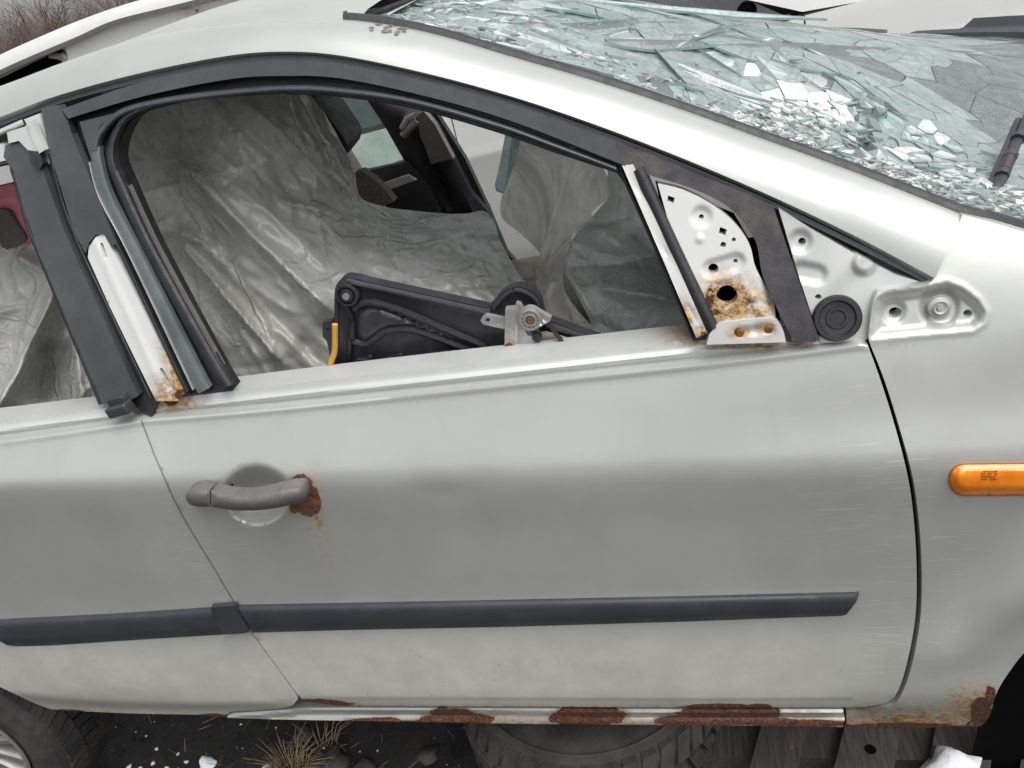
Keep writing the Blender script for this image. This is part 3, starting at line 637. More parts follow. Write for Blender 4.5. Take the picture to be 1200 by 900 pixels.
ribbon('inner_lip', [(110, 176), (116, 157), (140, 133), (180, 121), (240, 112), (333, 104), (400, 107), (483, 119), (583, 147), (650, 171), (722, 198)], 9, 6, 'frame', -.001)
ribbon('window_seal', [(266, 454), (246, 420), (178, 297), (143, 222), (130, 187), (135, 157), (158, 132), (233, 114), (333, 107.5)], 15, 5, 'rubber', .003, lift=.006)
ribbon('window_seal', [(260, 430), (187, 297), (150, 218)], 1.8, 1.4, 'handle', .006)
ribbon('window_seal', [(724, 200), (650, 176), (583, 152.5), (483, 124.5), (400, 111.5), (333, 108.5)], 6, 5, 'rubber', .004, lift=.005)
ribbon('guide_strip', [(239, 458), (222, 425), (158, 297), (125, 232), (113, 190), (112, 172)], 15, 10, 'teal_strip', -.001, lift=.002)
ribbon('guide_edge', [(226, 457), (150, 297), (116, 232), (104, 190)], 1.5, 1, 'metal', -.0045, lift=.001)
ribbon('guide_edge', [(219, 459), (142, 297), (113, 240), (84, 160), (78, 141)], 4.5, 5, 'rubber', -.003, lift=.003)
panel('corner_filler', [(93, 143), (142, 131), (118, 146), (108, 166), (108, 190)], M['frame'], front_door, off=-.002, step=8, flange=.012, bstep=5)
# B pillar satin cover and the bare silver strip under it
panel('pillar_cover', [(48, 127), (70, 124), (79, 145), (118, 240), (136, 285), (131, 290), (122, 274), (112, 275), (104, 285), (100, 297), (86, 270), (56, 170)], M['frame'], car, off=-.006, step=8, flange=.014, bstep=5)
bs_holes = [capsule(119, 286, 124, 301, 1.7, 4), capsule(189, 433, 197, 447, 2.0, 4)]
bs = np.array([(104, 289), (112, 278), (121, 273), (131, 292), (150, 328), (185, 398), (217, 461), (208, 470), (183, 470), (160, 424), (128, 358), (103, 302)], float)
panel('pillar_strip', bs, M['paint_white'], car, off=-.003, step=4, bstep=4, flange=.014, holes=bs_holes, disp=lambda x, y: -.0025*np.exp(-((x-(108+(y-290)*.46)-6)/4)**2),
      attrs=dict(stain=lambda x, y: np.clip(blob(x, y, [(205, 458, 30, 20), (208, 440, 10, 40, -25), (192, 468, 30, 10)])*1.3-.3, 0, 1), rust=lambda x, y: blob(x, y, [(212, 462, 9, 7)])*.85))
# rear door pillar cover, gap, clip
gapp = [(52, 186), (62, 180), (90, 262), (104, 300), (132, 366), (184, 472), (178, 490), (150, 470), (88, 320)]
panel('gap_seal', gapp, M['black'], rear_door, off=.006, step=10, flange=.02, bstep=6)
ribbon('gap_edge', [(58, 180), (74, 240), (96, 296), (128, 364), (176, 466)], 4, 5, 'rubber', -.001, rear_door, lift=.004)
panel('rear_pillar_cover', [(6, 170), (22, 163), (44, 178), (48, 194), (72, 262), (90, 304), (118, 366), (162, 464), (150, 470), (120, 474), (48, 302), (30, 252), (16, 200), (4, 184)], M['frame'], rear_door, off=-.007, step=9, flange=.016, bstep=5)
ch = MB(); c = H(141, 479, -.012); ch.box(c, (.042, .024, .018), rotm(0, -.16, 0), .004); c = H(139, 468, -.010); ch.box(c, (.035, .018, .014), rotm(0, -.16, 0), .003); ch.build('pillar_clip', M['trim'], rear_door)
fb = MB()
for (pts, o) in (([(8, 155), (30, 148), (43, 172), (46, 190), (22, 165), (10, 168)], -.012), ([(30, 147), (36, 142), (52, 176), (46, 180)], -.016), ([(28, 140), (46, 133), (60, 175), (66, 196), (54, 190)], .004)):
    pl = panel('bare_bracket', pts, M['silver_bare'], rear_door, off=o, step=6, flange=.012, bstep=5)
panel('bracket_rubber', [(33, 176), (46, 178), (50, 192), (46, 200), (36, 192)], M['rubber'], rear_door, off=-.013, step=6, flange=.01, bstep=5)
ribbon('gutter_strip', [(-330, 300), (-120, 208), (0, 155), (27, 143)], 7, 7, 'silver_bare', .0, rear_door, lift=.004)
ribbon('gutter_gap', [(-330, 283), (-120, 192), (0, 144), (67, 119), (167, 92.5), (267, 72.5), (333, 67.5), (400, 72), (500, 93), (600, 120.5), (700, 155), (800, 194), (900, 237), (1000, 285), (1085, 328)], 6, 6, 'frame', .010, car, lift=.0, fl=.04)
panel('rear_window_frame', [(-330, 320), (-120, 225), (0, 168), (12, 172), (16, 186), (2, 189), (-20, 198), (-330, 340)], M['silver_bare'], rear_door, off=.006, step=10, flange=.02, bstep=6)
ribbon('rear_window_seal', [(-330, 345), (-100, 235), (0, 193), (16, 205), (30, 258), (48, 304), (118, 474)], 5, 5, 'rubber', .008, rear_door)
# ---- window guide and mirror plate
gd = [(729, 194), (742, 193), (785, 292), (829, 391), (816, 396), (775, 300)]
panel('window_guide', gd, M['paint_white'], front_door, off=-.006, step=5, flange=.02, bstep=5, disp=lambda x, y: .003*np.exp(-((x-(732+(y-193)*.43)-4)/1.6)**2),
      attrs=dict(stain=lambda x, y: np.clip(blob(x, y, [(822, 390, 9, 10), (806, 368, 5, 22, -24)])*1.5-.35, 0, 1), rust=lambda x, y: blob(x, y, [(824, 392, 5, 4)])))
ribbon('guide_rubber', [(748, 198), (790, 290), (836, 386)], 15, 15, 'rubber', -.004, lift=.006)
ribbon('guide_rubber', [(727, 200), (772, 300), (812, 396)], 4, 4, 'rubber', .004, lift=.004)
MP = np.concatenate([spl([(771, 216), (800, 223), (830, 238), (858, 259), (878, 286), (886, 315), (905, 350), (909, 372)], 4), [(872, 374), (838, 378), (832, 372), (815, 338), (792, 290)]])
hol = [np.array([(783, 229), (791, 232), (789, 239), (782, 236)], float), np.array([(844, 266), (852, 269), (850, 277), (842, 274)], float), circ(822, 254, 3, 10), circ(847.5, 287, 3.6, 10), circ(860, 281, 2.7, 9), circ(836, 315, 6.2, 14), circ(862, 306, 2.8, 9), circ(852, 346, 12.3, 24, 11.8)]
obl = capsule(833, 316, 863, 307, 12, 8)
def mp_disp(px, py):
    o = .005*(1-ss(8, 14, np.hypot(px-822, py-254)))
    i = inside(px, py, obl); o = o+.006*ss(0, 5, np.where(i, bdist(px, py, obl), 0))
    o = o-.006*(1-ss(3, 7, np.hypot(px-882, py-348)))-.003*(1-ss(3, 6, np.hypot(px-820, py-280)))
    o = o+.010*ss(0, 14, px-np.interp(py, [300, 345, 376], [884, 888, 897]))*(py > 300)
    return o-.003*ss(0, 1, 1-bdist(px, py, MP)/6)*0
plate = panel('mirror_plate', MP, M['paint_white'], front_door, off=-.004, step=3, bstep=3, holes=hol, disp=mp_disp, flange=.014, sharp=60,
    attrs=dict(stain=lambda x, y: np.clip(blob(x, y, [(852, 348, 36, 30), (880, 360, 34, 22), (845, 366, 30, 14)])*1.9-.6, 0, 1), rust=lambda x, y: np.clip(blob(x, y, [(836, 366, 14, 4), (832, 348, 6, 14)])*.86, 0, 1)))
tag(plate, 'bare white mirror mounting plate with holes and rust round the lowest one')
backing('plate_void', [(768, 212), (860, 250), (895, 310), (915, 376), (836, 384), (785, 290)], .03, 'void', front_door)  # black sheet gives the mirror plate's holes their shade
ru = MB()
for k in range(46):
    a = random.random()*2*pi; r = 13.5+abs(random.gauss(0, 7)); x, y = 852+r*cos(a)*1.1, 348+r*sin(a)*.95
    if inside(np.array([x]), np.array([y]), MP)[0] and y < 374 and y > 322:
        c = H(x, y, -.0036); s_ = random.uniform(.0012, .0034); ru.lathe([(0, -s_*.55), (s_*.6, -s_*.4), (s_, 0)], c, (0, 1, 0), 7)
ru.build('rust_blister', m_simple('rust_blister', (.34, .21, .09), .75, 0, .5, 220, 300, .6), front_door)
TB = np.concatenate([[(828, 404), (831, 393)], spl([(837, 384), (848, 378), (900, 373), (911, 377), (918, 388), (921, 401)], 4)])
tbr = capsule(866, 390, 900, 385, 7, 6)
panel('door_tab', TB, M['silver_bare'], front_door, off=-.008, step=3, bstep=3, flange=.015, disp=lambda x, y: .004*ss(0, 5, np.where(inside(x, y, tbr), bdist(x, y, tbr), 0))-.002*np.exp(-(bdist(x, y, TB)/3)**2)*0,
      attrs=dict(stain=lambda x, y: np.clip(blob(x, y, [(866, 390, 13, 8), (899, 385, 13, 9)])*1.6-.4, 0, 1), rust=lambda x, y: blob(x, y, [(866, 389, 6, 5), (902, 384, 3, 3)])*.93))
for x, y in ((867, 389), (901, 385)):
    MB().lathe([(0, -.005), (.0045, -.005), (.0055, -.003), (.006, .003)], H(x, y, -.004), (0, 1, 0), 12).build('tab_rivet', M['rust'], front_door)
# ---- pillar corner plate with plug
TP = np.concatenate([[(912, 243), (950, 268), (1000, 297), (1050, 322), (1088, 333), (1034, 341), (1025, 348), (1019, 366), (1016, 398), (990, 401), (962, 402), (935, 320)]]).astype(float)
thl = [circ(940, 283, 4.6, 12), circ(959, 348, 4, 12, 3.4)]
rb = capsule(938, 318, 958, 322, 14, 6)
def tp_disp(px, py):
    o = .006*(1-ss(8, 16, np.hypot(px-938, py-283)))
    i = inside(px, py, rb); o = o+.006*ss(0, 8, np.where(i, bdist(px, py, rb), 0))
    o = o-.009*(1-ss(9, 16, np.hypot(px-1013, py-308)))
    ed = py-np.interp(px, [912, 950, 1000, 1050, 1090], [243, 268, 297, 322, 333]); o = o-.012*(1-ss(0, 13, ed))*0+.004*ss(40, 60, (px-930)*.6+(py-300)*.5)
    return o
cplate = panel('pillar_corner', TP, M['silver_bare'], car, off=.008, step=3.2, bstep=3.5, holes=thl, disp=tp_disp, flange=.02, sharp=60)
tag(cplate, 'bare silver corner plate with round black plug beside the mirror plate')
backing('corner_void', TP, .04)  # same black backing, shade for the corner plate's holes
c = H(981, 373, .004)
MB().lathe([(0, .0), (.010, .0), (.011, -.002), (.014, -.002), (.015, -.0005), (.022, -.001), (.024, -.004), (.029, -.004), (.0315, -.001), (.0315, .012)], c, (0, 1, -.42), 40).build('round_plug', M['black'], cplate)
# ---- windscreen: crumpled laminate + loose shards
NE = np.concatenate([U3[iu:], exq])+np.array((0, .022, .001))
NEr = resamp(NE, 60); FE = NEr.copy(); FE[:, 1] = 2*YC-FE[:, 1]
def wsurf(u, v):
    u = np.asarray(u, float); v = np.asarray(v, float); i = np.clip(u, 0, 1)*59; i0 = np.clip(np.floor(i).astype(int), 0, 58); f = (i-i0)[..., None]
    a = NEr[i0]*(1-f)+NEr[i0+1]*f; b = FE[i0]*(1-f)+FE[i0+1]*f
    vv = v[..., None]; p = a*(1-vv)+b*vv; q = 4*v*(1-v)
    p[..., 0] += (.08+.27*u**2)*q; p[..., 0] += .075*v*u**2; p[..., 2] += .010*q+.112*v*u**2+.012*q*u**2
    return p
def wsag(u, v):
    g = .075*np.exp(-(((u-.80)/.18)**2+((v-.30)/.24)**2))+.045*np.exp(-(((u-.50)/.25)**2+((v-.22)/.2)**2))+.035*np.exp(-(((u-.9)/.15)**2+((v-.55)/.3)**2))
    g = g+.035*np.exp(-(((u-CRU)/.055)**2+((v-CRV)/.075)**2))
    g = g+.062*(ridge(u*2.2+v*2.4+3, v*4.5-u*1.2+5, 3)-.42)*np.exp(-((v-.25)/.35)**2)+.014*(ridge(u*7+v*5, v*9-u*5, 2)-.42)*np.exp(-((v-.2)/.3)**2)
    g = np.maximum(g, -.003)
    return g*np.clip(v/.08, 0, 1)*np.clip((1-v)/.1, 0, 1)
_gu, _gv = np.meshgrid(np.linspace(0, 1, 120), np.linspace(0, 1, 120), indexing='ij'); _gp = proj(wsurf(_gu, _gv)-np.array((0, 0, .05))*(4*_gv*(1-_gv))[..., None])
def pxuv(x, y): k = np.argmin((_gp[0]-x)**2+(_gp[1]-y)**2); return float(_gu.ravel()[k]), float(_gv.ravel()[k])
CRU, CRV = pxuv(1012, 142)
def uvpx(u, v):
    p = wsurf(np.array([u]), np.array([v])); p[:, 2] -= wsag(np.array([u]), np.array([v])); q = proj(p); return float(q[0][0]), float(q[1][0])
nu, nv = 150, 110; uu, vv = np.meshgrid(np.linspace(0, 1, nu), np.linspace(0, 1, nv), indexing='ij')
G = wsurf(uu, vv); cr = np.exp(-(((uu-.78)/.28)**2+((vv-.3)/.3)**2))
G[..., 2] -= wsag(uu, vv)+.0045+.003*ridge(uu*30, vv*24, 2)
glass = MB().grid(G).build('windscreen', M['g_sheet'], car)
tag(glass, 'shattered pale green windscreen sagging into the cabin')
# irregular shards by clipping cells
def clip(poly, m, nrm):
    out = []
    for i in range(len(poly)):
        a = poly[i]; b = poly[(i+1) % len(poly)]; da = (a-m)@nrm; db = (b-m)@nrm
        if da <= 0: out.append(a)
        if (da < 0 < db) or (db < 0 < da): out.append(a+(b-a)*da/(da-db))
    return out
AX = np.array((1.15, .75))                      # cells stretched along the pillar
seeds = []
rs = np.random.RandomState(11)
def el(x, y, cx, cy, rx, ry, th=0): t = radians(th); dx, dy = x-cx, y-cy; return math.hypot((dx*cos(t)+dy*sin(t))/rx, (-dx*sin(t)+dy*cos(t))/ry)
while len(seeds) < 820:
    u, v = rs.rand(2); x, y = uvpx(u, v)
    w_ = .10
    if el(x, y, 935, 138, 62, 34, -10) < 1: w_ = 1.0
    elif el(x, y, 1012, 140, 60, 34) < 1: w_ = .8
    elif el(x, y, 1080, 195, 70, 50, 20) < 1: w_ = .8
    elif el(x, y, 900, 170, 150, 26, 24) < 1: w_ = .6
    elif el(x, y, 600, 45, 150, 45, 20) < 1: w_ = .30
    elif y < 75: w_ = .035
    if v < .05: w_ *= .3
    if rs.rand() < w_: seeds.append((u, v))
sd2 = np.array(seeds); ang = np.where(sd2[:, 0] < .5, .55, .1)
npiece = 0; crumbs = []; cand = []
for i, s0 in enumerate(sd2):
    X0, Y0 = uvpx(*s0); darts = X0 < 730 and el(X0, Y0, 600, 45, 160, 60, 20) < 1
    st = 3.4 if darts else (1.5 if X0 < 950 else 1.8)
    th = .42 if darts else -.12; R = np.array(((cos(th), sin(th)), (-sin(th), cos(th)))); Sx = np.diag((1/st, 1.))
    A = Sx@R@np.diag(AX); Ai = np.linalg.inv(A)
    q = (sd2-s0)@A.T; o = np.argsort((q**2).sum(1))[1:16]
    poly = [np.array(p) for p in ((-.3, -.3), (.3, -.3), (.3, .3), (-.3, .3))]
    for j in o: poly = clip(poly, q[j]*.5, q[j]);
    if len(poly) < 3: continue
    poly = [p*random.uniform(.955, .99) for p in poly]
    uvp = np.array([s0+Ai@p for p in poly])
    if uvp[:, 1].max() > 1.012: continue
    if uvp[:, 0].min() < -.01 or uvp[:, 1].min() < .004 or uvp[:, 0].max() > 1.0 or uvp[:, 1].max() > .985:
        uvp[:, 0] = np.clip(uvp[:, 0], 0, .995); uvp[:, 1] = np.clip(uvp[:, 1], .008, .985)
    dens_ = dens(uvp, .05); c = uvp.mean(0)
    P = wsurf(dens_[:, 0], dens_[:, 1]); P[:, 2] -= wsag(dens_[:, 0], dens_[:, 1]); C0 = wsurf(c[0:1], c[1:2])[0]; C0[2] -= wsag(c[0], c[1])
    cz_ = el(X0, Y0, 935, 138, 62, 34, -10); cr_ = el(X0, Y0, 1012, 142, 44, 24); lo_ = el(X0, Y0, 1085, 195, 70, 45, 20); dd = max(math.exp(-cz_**2), math.exp(-cr_**2), math.exp(-lo_**2)); am = .004+.07*dd+.020*darts
    tx_, ty_ = random.gauss(0, am), random.gauss(0, am)
    P[:, 2] += (P[:, 0]-C0[0])*tx_+(P[:, 1]-C0[1])*ty_+random.uniform(0, .008)*dd; C0[2] += .001
    th_ = np.array((0, 0, .0045)); n = len(P)
    V = np.concatenate([P, P-th_, [C0+np.array((0, 0, random.uniform(-.001, .002)))]]); F = [(k, (k+1) % n, 2*n) for k in range(n)]+[((k+1) % n, k, n+k, n+(k+1) % n) for k in range(n)]
    ar = np.abs(np.dot(uvp[:, 0], np.roll(uvp[:, 1], 1))-np.dot(uvp[:, 1], np.roll(uvp[:, 0], 1)))*.5
    t = random.random()
    if cz_ < 1: mt = 'g_white' if t < .75 else 'g_pale'
    elif cr_ < 1: mt = 'g_teal' if t < .5 else ('g_deep' if t < .9 else 'g_white')
    elif el(X0, Y0, 900, 172, 120, 22, 24) < 1: mt = 'g_teal' if t < .6 else ('g_pale' if t < .8 else 'g_white')
    elif X0 > 1115 and Y0 < 165: mt = 'g_dark' if t < .8 else 'g_pale'
    elif Y0 < 105 and X0 > 960: mt = 'g_pale' if t < .7 else 'g_dark'
    elif lo_ < 1: mt = 'g_pale' if t < .6 else ('g_white' if t < .85 else 'g_teal')
    elif darts: mt = 'g_pale' if t < .42 else ('g_teal' if t < .72 else ('g_dark' if t < .9 else 'g_white'))
    else: mt = 'g_pale' if t < .72 else ('g_dark' if t < .84 else 'g_teal')
    nr = np.cross(P[1]-P[0], P[2]-P[1])
    xy = np.stack(proj(P), 1); cand.append((abs(np.dot(xy[:, 0], np.roll(xy[:, 1], 1))-np.dot(xy[:, 1], np.roll(xy[:, 0], 1))), V, F, mt, n))
cand.sort(key=lambda c: -c[0]); rest = {}
for (ar, V, F, mt, n) in cand[:298]:
    o_ = mobj('glass_shard', V, F, [M[mt], M['g_edge']], glass, False, None, None)
    for k, f_ in enumerate(o_.data.polygons): f_.material_index = 0 if k < n else 1
for (ar, V, F, mt, n) in cand[298:]: rest.setdefault(mt, MB()).add(V, F)
for mt, b in rest.items(): tag(b.build('glass_fragments', M[mt], glass, False), kind='stuff')
# crushed crumbs and splinters
cb = [MB(), MB(), MB()]
for k in range(1500):
    if k < 1000: x, y = random.gauss(940 if k % 2 else 1075, 40), random.gauss(140 if k % 2 else 200, 18); u, v = pxuv(x, y); u += random.uniform(-.006, .006); v += random.uniform(-.006, .006)
    elif k < 1300: u, v = pxuv(random.uniform(1060, 1200), random.uniform(190, 260)); u += random.uniform(-.006, .006); v += random.uniform(-.006, .006)
    else: u = random.uniform(.03, .6); v = abs(random.gauss(.1, .12))+.01
    if not (0.01 < u < .995 and v < .9): continue
    p = wsurf(np.array([u]), np.array([v]))[0]; p[2] -= wsag(u, v)-random.uniform(0, .007)
    L = random.uniform(.003, .020 if k < 1000 else .014); a = random.gauss(-.25, .5); dx = np.array((cos(a), sin(a), random.gauss(-.15, .25)))*L; dy = np.array((-sin(a), cos(a), random.gauss(0, .4)))*L*random.uniform(.12, .45)
    up = np.array((0, 0, .003)); q = [p-dx, p-dx*.2-dy, p+dx*random.uniform(.6, 1), p+dy*random.uniform(.5, 1)]
    cb[k % 3].add(q+[x-up for x in q], [(0, 1, 2, 3), (1, 0, 4, 5), (2, 1, 5, 6), (3, 2, 6, 7), (0, 3, 7, 4)])
for b, m in zip(cb, ('g_white', 'g_white', 'g_pale')): tag(b.build('glass_splinters', M[m], glass, False), kind='stuff')
tse = wsurf(np.zeros(40), np.linspace(.0, 1, 40)); MB().tube(tse+np.array((-.006, 0, .004)), .009, 6, True, (1, .6)).build('windscreen_top_seal', M['rubber'], car); MB().tube(tse+np.array((.020, 0, -.004)), .004, 6).build('windscreen_top_seal', M['rubber'], car)
fle = wsurf(np.linspace(0, .97, 60), np.ones(60)); MB().tube(fle+np.array((0, .004, .004)), .011, 6, True, (1, .7)).build('windscreen_moulding', M['rubber'], car)
# hanging laminate strip seen through the side window
hg = [(592, 158), (610, 163), (606, 180), (598, 206), (590, 227), (581, 224), (580, 216), (586, 190)]
panel('hanging_glass', hg, M['g_teal'], car, depth=lambda x, y: .44+.0*x, step=4, flange=.010, bstep=4, disp=lambda x, y: .006*fbm(x/6, y/9))
# ---- cowl, wiper, bonnet
cw = []
for v in np.linspace(.0, 1, 24):
    e = wsurf(np.array([1.]), np.array([v]))[0]; row = []
    for k, (dx, dz) in enumerate([(-.02, -.03), (.0, .002), (.03, .006), (.08, -.012), (.13, -.004), (.15, .012)]): row.append(e+np.array((dx, 0, dz)))
    cw.append(row)
MB().grid(cw).build('cowl_panel', M['trim'], car)
wp = MB(); B0 = AY(1160, 238, .30); B1 = AY(1205, 135, .52)
wp.tube([B0, B0*.7+B1*.3, B1], [.007, .009, .007], 8, True, (1, .6))
for f in (.12, .3, .5, .72): q = B0*(1-f)+B1*f; wp.tube([q-(B1-B0)*.02, q+(B1-B0)*.03], [.0105, .0105], 8)
wp.tube([B0+np.array((-.012, .0, -.006)), B1+np.array((-.014, .0, -.006))], .006, 6); wp.lathe([(0, .012), (.012, .010), (.014, -.01)], B0, (0, 0, 1), 14)
wpo = wp.build('wiper_arm', M['trim'], car)
c2 = MB(); q = B0*.58+B1*.42; c2.tube([q-(B1-B0)*.08, q+(B1-B0)*.08], .0098, 8); c2.build('wiper_joint', m_simple('brown_plastic', (.05, .032, .028), .5), wpo)
panel('cowl_cap', [(1174, 74), (1186, 60), (1240, 90), (1290, 140), (1250, 150), (1206, 112)], M['frame'], car, depth=lambda x, y: .95+(x-1172)*-.001, step=10, flange=.03, bstep=8)
HB = []
for j, y in enumerate(np.linspace(.075, 2*YC-.10, 26)):
    v = (y-.075)/(2*YC-.175); e = wsurf(np.array([1.]), np.array([v]))[0]; row = []
    for s in np.linspace(0, 1, 14): row.append((e[0]+.155+s*.75-.05*(2*v-1)**2*s, y, e[2]-.0-.17*s**1.6-.03*(2*v-1)**4))
    HB.append(row)
MB().grid(HB).build('bonnet', M['paint'], car)
# dash under the glass
dsh = []
for y in np.linspace(.18, 2*YC-.18, 16):
    v = (y-.1)/(2*YC-.2); e = wsurf(np.array([1.]), np.array([v]))[0]
    dsh.append([(e[0]+.02, y, e[2]-.04), (e[0]-.12, y, e[2]-.055), (e[0]-.30, y, e[2]-.07), (e[0]-.42, y, e[2]-.10), (e[0]-.46, y, e[2]-.18), (e[0]-.40, y, e[2]-.5)])
MB().grid(dsh).build('dashboard', M['trim'], car, sharp=60)
fl_ = MB(); fl_.box((-.6, YC, .30), (2.2, 1.1, .03)); fl_.box((.42, YC, .6), (.03, 1.0, .6)); fl_.build('floor_pan', M['trim_dark'], car)
# ---- far side of the body (mirrored skins)
for o in (side_rail, rear_door, fender): 
    c = mirror(o)
    if 'label' in c.keys(): del c['label']
far_lip = [o for o in COL.objects if o.name.startswith('belt_flange')]
for o in far_lip[1:]: c = mirror(o); c.parent = car
sillf = [o for o in COL.objects if o.name == 'sill'][0]; mirror(sillf)
# far B pillar trim, seen through the window
ptr = np.array([(424, 108), (470, 120), (497, 131), (512, 148), (534, 190), (552, 225), (570, 246), (575, 262), (520, 262), (496, 240), (478, 196), (452, 150)], float)
far_y = lambda x, y: 1.34+.0006*(y-110)
panel('far_pillar_trim', ptr, M['trim_dark'], car, depth=far_y, step=10, flange=.06, bstep=6, disp=lambda x, y: -.03*np.exp(-((bdist(x, y, ptr)-14)/10)**2))
panel('pillar_trim_cap', [(489, 135), (496, 130), (509, 145), (531, 186), (505, 192), (500, 178), (492, 158)], M['trim_grey'], car, depth=lambda x, y: 1.30+.0006*(y-110), step=6, flange=.03, bstep=5)
bl = MB(); pts = [AY(x, y, 1.28) for x, y in ((472, 160), (480, 150), (488, 142), (486, 136), (478, 140), (472, 152))]; bl.tube(pts, .012, 8, True, (.4, 1)); bl.build('belt_anchor', M['trim_grey'], car)
panel('far_pillar_edge', [(506, 130), (511, 133), (545, 186), (572, 244), (594, 296), (606, 310), (600, 312), (566, 246), (536, 186)], M['rubber'], car, depth=lambda x, y: 1.38+.0005*(y-110), step=6, flange=.03, bstep=5)
# far rear door window pane and its lower sill
panel('far_window_pane', [(392, 90), (430, 100), (455, 150), (482, 196), (478, 212), (418, 206), (350, 215), (330, 110)], M['pane'], car, depth=lambda x, y: 1.36+.0006*(y-110), step=16, flange=.004, bstep=12)
panel('far_door_inner', [(330, 218), (425, 201), (478, 190), (500, 215), (520, 262), (590, 300), (600, 340), (330, 340)], M['trim_dark'], car, depth=lambda x, y: 1.36+0*x, step=14, flange=.03, bstep=10)
panel('far_door_strip', [(440, 218), (478, 205), (488, 211), (448, 225)], M['metal'], car, depth=lambda x, y: 1.33+0*x, step=8, flange=.01, bstep=6)
# ---- seats under the sheets
def rbox(name, c, sz, R, mat, bev=.05, par=car): return MB().box(c, sz, R, bev).build(name, mat, par)
rbox('seat_back', (-.86, .98, .93), (.14, .44, .55), rotm(0, -.30, 0), M['fabric'], .06)
rbox('seat_cushion', (-.46, .95, .68), (.50, .44, .16), rotm(0, -.06, 0), M['fabric'], .06)
hr_ = AY(383, 143, .84); rbox('headrest', hr_, (.085, .16, .155), rotm(.1, -.35, 0), M['head'], .038)
panel('seat_bolster', [(416, 202), (424, 200), (440, 212), (454, 226), (462, 236), (440, 246), (412, 240)], M['fabric'], car, depth=lambda x, y: .78+.0015*(x-415), step=6, flange=.03, bstep=5)
rbox('rear_seat_back', (-1.72, YC, .85), (.16, 1.05, .55), rotm(0, -.3, 0), M['trim_dark'], .05)
# ---- rear wheel
wc = np.array((-1.885, .07, .06)); wheel = bpy.data.objects.new('wheel', None); COL.objects.link(wheel); wheel.parent = car; wheel.location = Vector(wc)-car.location
tp = [(.195, .02), (.20, .0), (.225, -.012), (.262, -.014), (.288, -.004), (.300, .014), (.305, .03), (.305, .17), (.298, .19), (.27, .205), (.2, .2)]
ty_ = MB().lathe(tp, wc, (0, 1, 0), 64).build('tyre', M['tyre'], wheel)
tr = MB()
for k in range(56):
    a = 2*pi*k/56
    for (y0, y1, da) in ((.010, .060, .05), (.064, .108, -.04), (.112, .17, .05)):
        R = rotm(0, -a, 0); wdt = .026
        V = []
        for (yy, g) in ((y0, 0), (y1, da)):
            for rr in (.300, .314):
                for h in (-.5, .5):
                    aa = a+g+h*wdt/.3; V.append(wc+np.array((cos(aa)*(rr-(.008 if yy < .02 and rr > .31 else 0)), yy, sin(aa)*(rr-(.008 if yy < .02 and rr > .31 else 0)))))
        tr.add(V, [(2, 3, 7, 6), (0, 2, 6, 4), (1, 5, 7, 3), (0, 1, 3, 2), (4, 6, 7, 5)])
tr.build('tyre_tread', M['tyre'], wheel, False)
rm = MB().lathe([(.198, .0), (.203, -.008), (.197, -.012), (.186, -.006), (.178, .02), (.17, .12)], wc, (0, 1, 0), 48)
for k in range(15):
    a = 2*pi*k/15+.1; d = np.array((cos(a), 0, sin(a))); t = np.array((-sin(a), 0, cos(a))); V = []
    for r, ww, y in ((.05, .014, -.004), (.12, .010, .004), (.188, .013, .0)):
        for s in (-1, 1): V.append(wc+d*r+t*ww*s+np.array((0, y+.004, 0))); V.append(wc+d*r+t*ww*.6*s+np.array((0, y-.004, 0)))
        V.append(wc+d*r+t*ww*-1+np.array((0, y+.02, 0))); V.append(wc+d*r+t*ww+np.array((0, y+.02, 0)))
    F = []
    for i in (0, 6): F += [(i+1, i+3, i+9, i+7), (i, i+1, i+7, i+6), (i+3, i+2, i+8, i+9), (i+4, i, i+6, i+10), (i+2, i+5, i+11, i+8)]
    rm.add(V, F)
rm.lathe([(0, -.012), (.03, -.01), (.055, -.002), (.06, .02)], wc, (0, 1, 0), 24); rm.build('rim', M['rim'], wheel, sharp=30)
MB().lathe([(0, .05), (.185, .05), (.185, .055), (0, .055)], wc, (0, 1, 0), 24).build('brake_disc', M['void'], wheel)
# ================================================================== PLASTIC SHEETS
def rbf(C):
    C = np.array(C, float); P = C[:, :2]/100; D = np.linalg.norm(P[:, None]-P[None], axis=2); K = D**2*np.log(D+1e-9); n = len(C)
    A = np.zeros((n+3, n+3)); A[:n, :n] = K+np.eye(n)*.002; A[:n, n] = 1; A[:n, n+1:] = P; A[n, :n] = 1; A[n+1:, :n] = P.T
    wv = np.linalg.solve(A, np.r_[C[:, 2], 0, 0, 0])
    def f(x, y):
        sh = np.shape(x); q = np.stack([np.ravel(x), np.ravel(y)], 1)/100; out = np.zeros(len(q))
        for i in range(0, len(q), 4000):
            d = np.linalg.norm(q[i:i+4000, None]-P[None], axis=2); out[i:i+4000] = (d**2*np.log(d+1e-9))@wv[:n]+wv[n]+q[i:i+4000]@wv[n+1:]
        return out.reshape(sh)
    return f
def crease(px, py, x0, y0, x1, y1, w_, amp):
    dx, dy = x1-x0, y1-y0; L = math.hypot(dx, dy); t = ((px-x0)*dx+(py-y0)*dy)/L/L; d = ((px-x0)*-dy+(py-y0)*dx)/L
    d = d+4*(fbm(t*4+x0, py*0+y0)-.5)
    return amp*np.exp(-np.abs(d)/w_)*ss(-.1, .12, t)*(1-ss(.85, 1.1, t))
def wr(sx, sy, a, th=0):
    c, s = cos(th), sin(th)
    return lambda x, y: a*(ridge((x*c+y*s)/sx, (-x*s+y*c)/sy, 4)-.5)
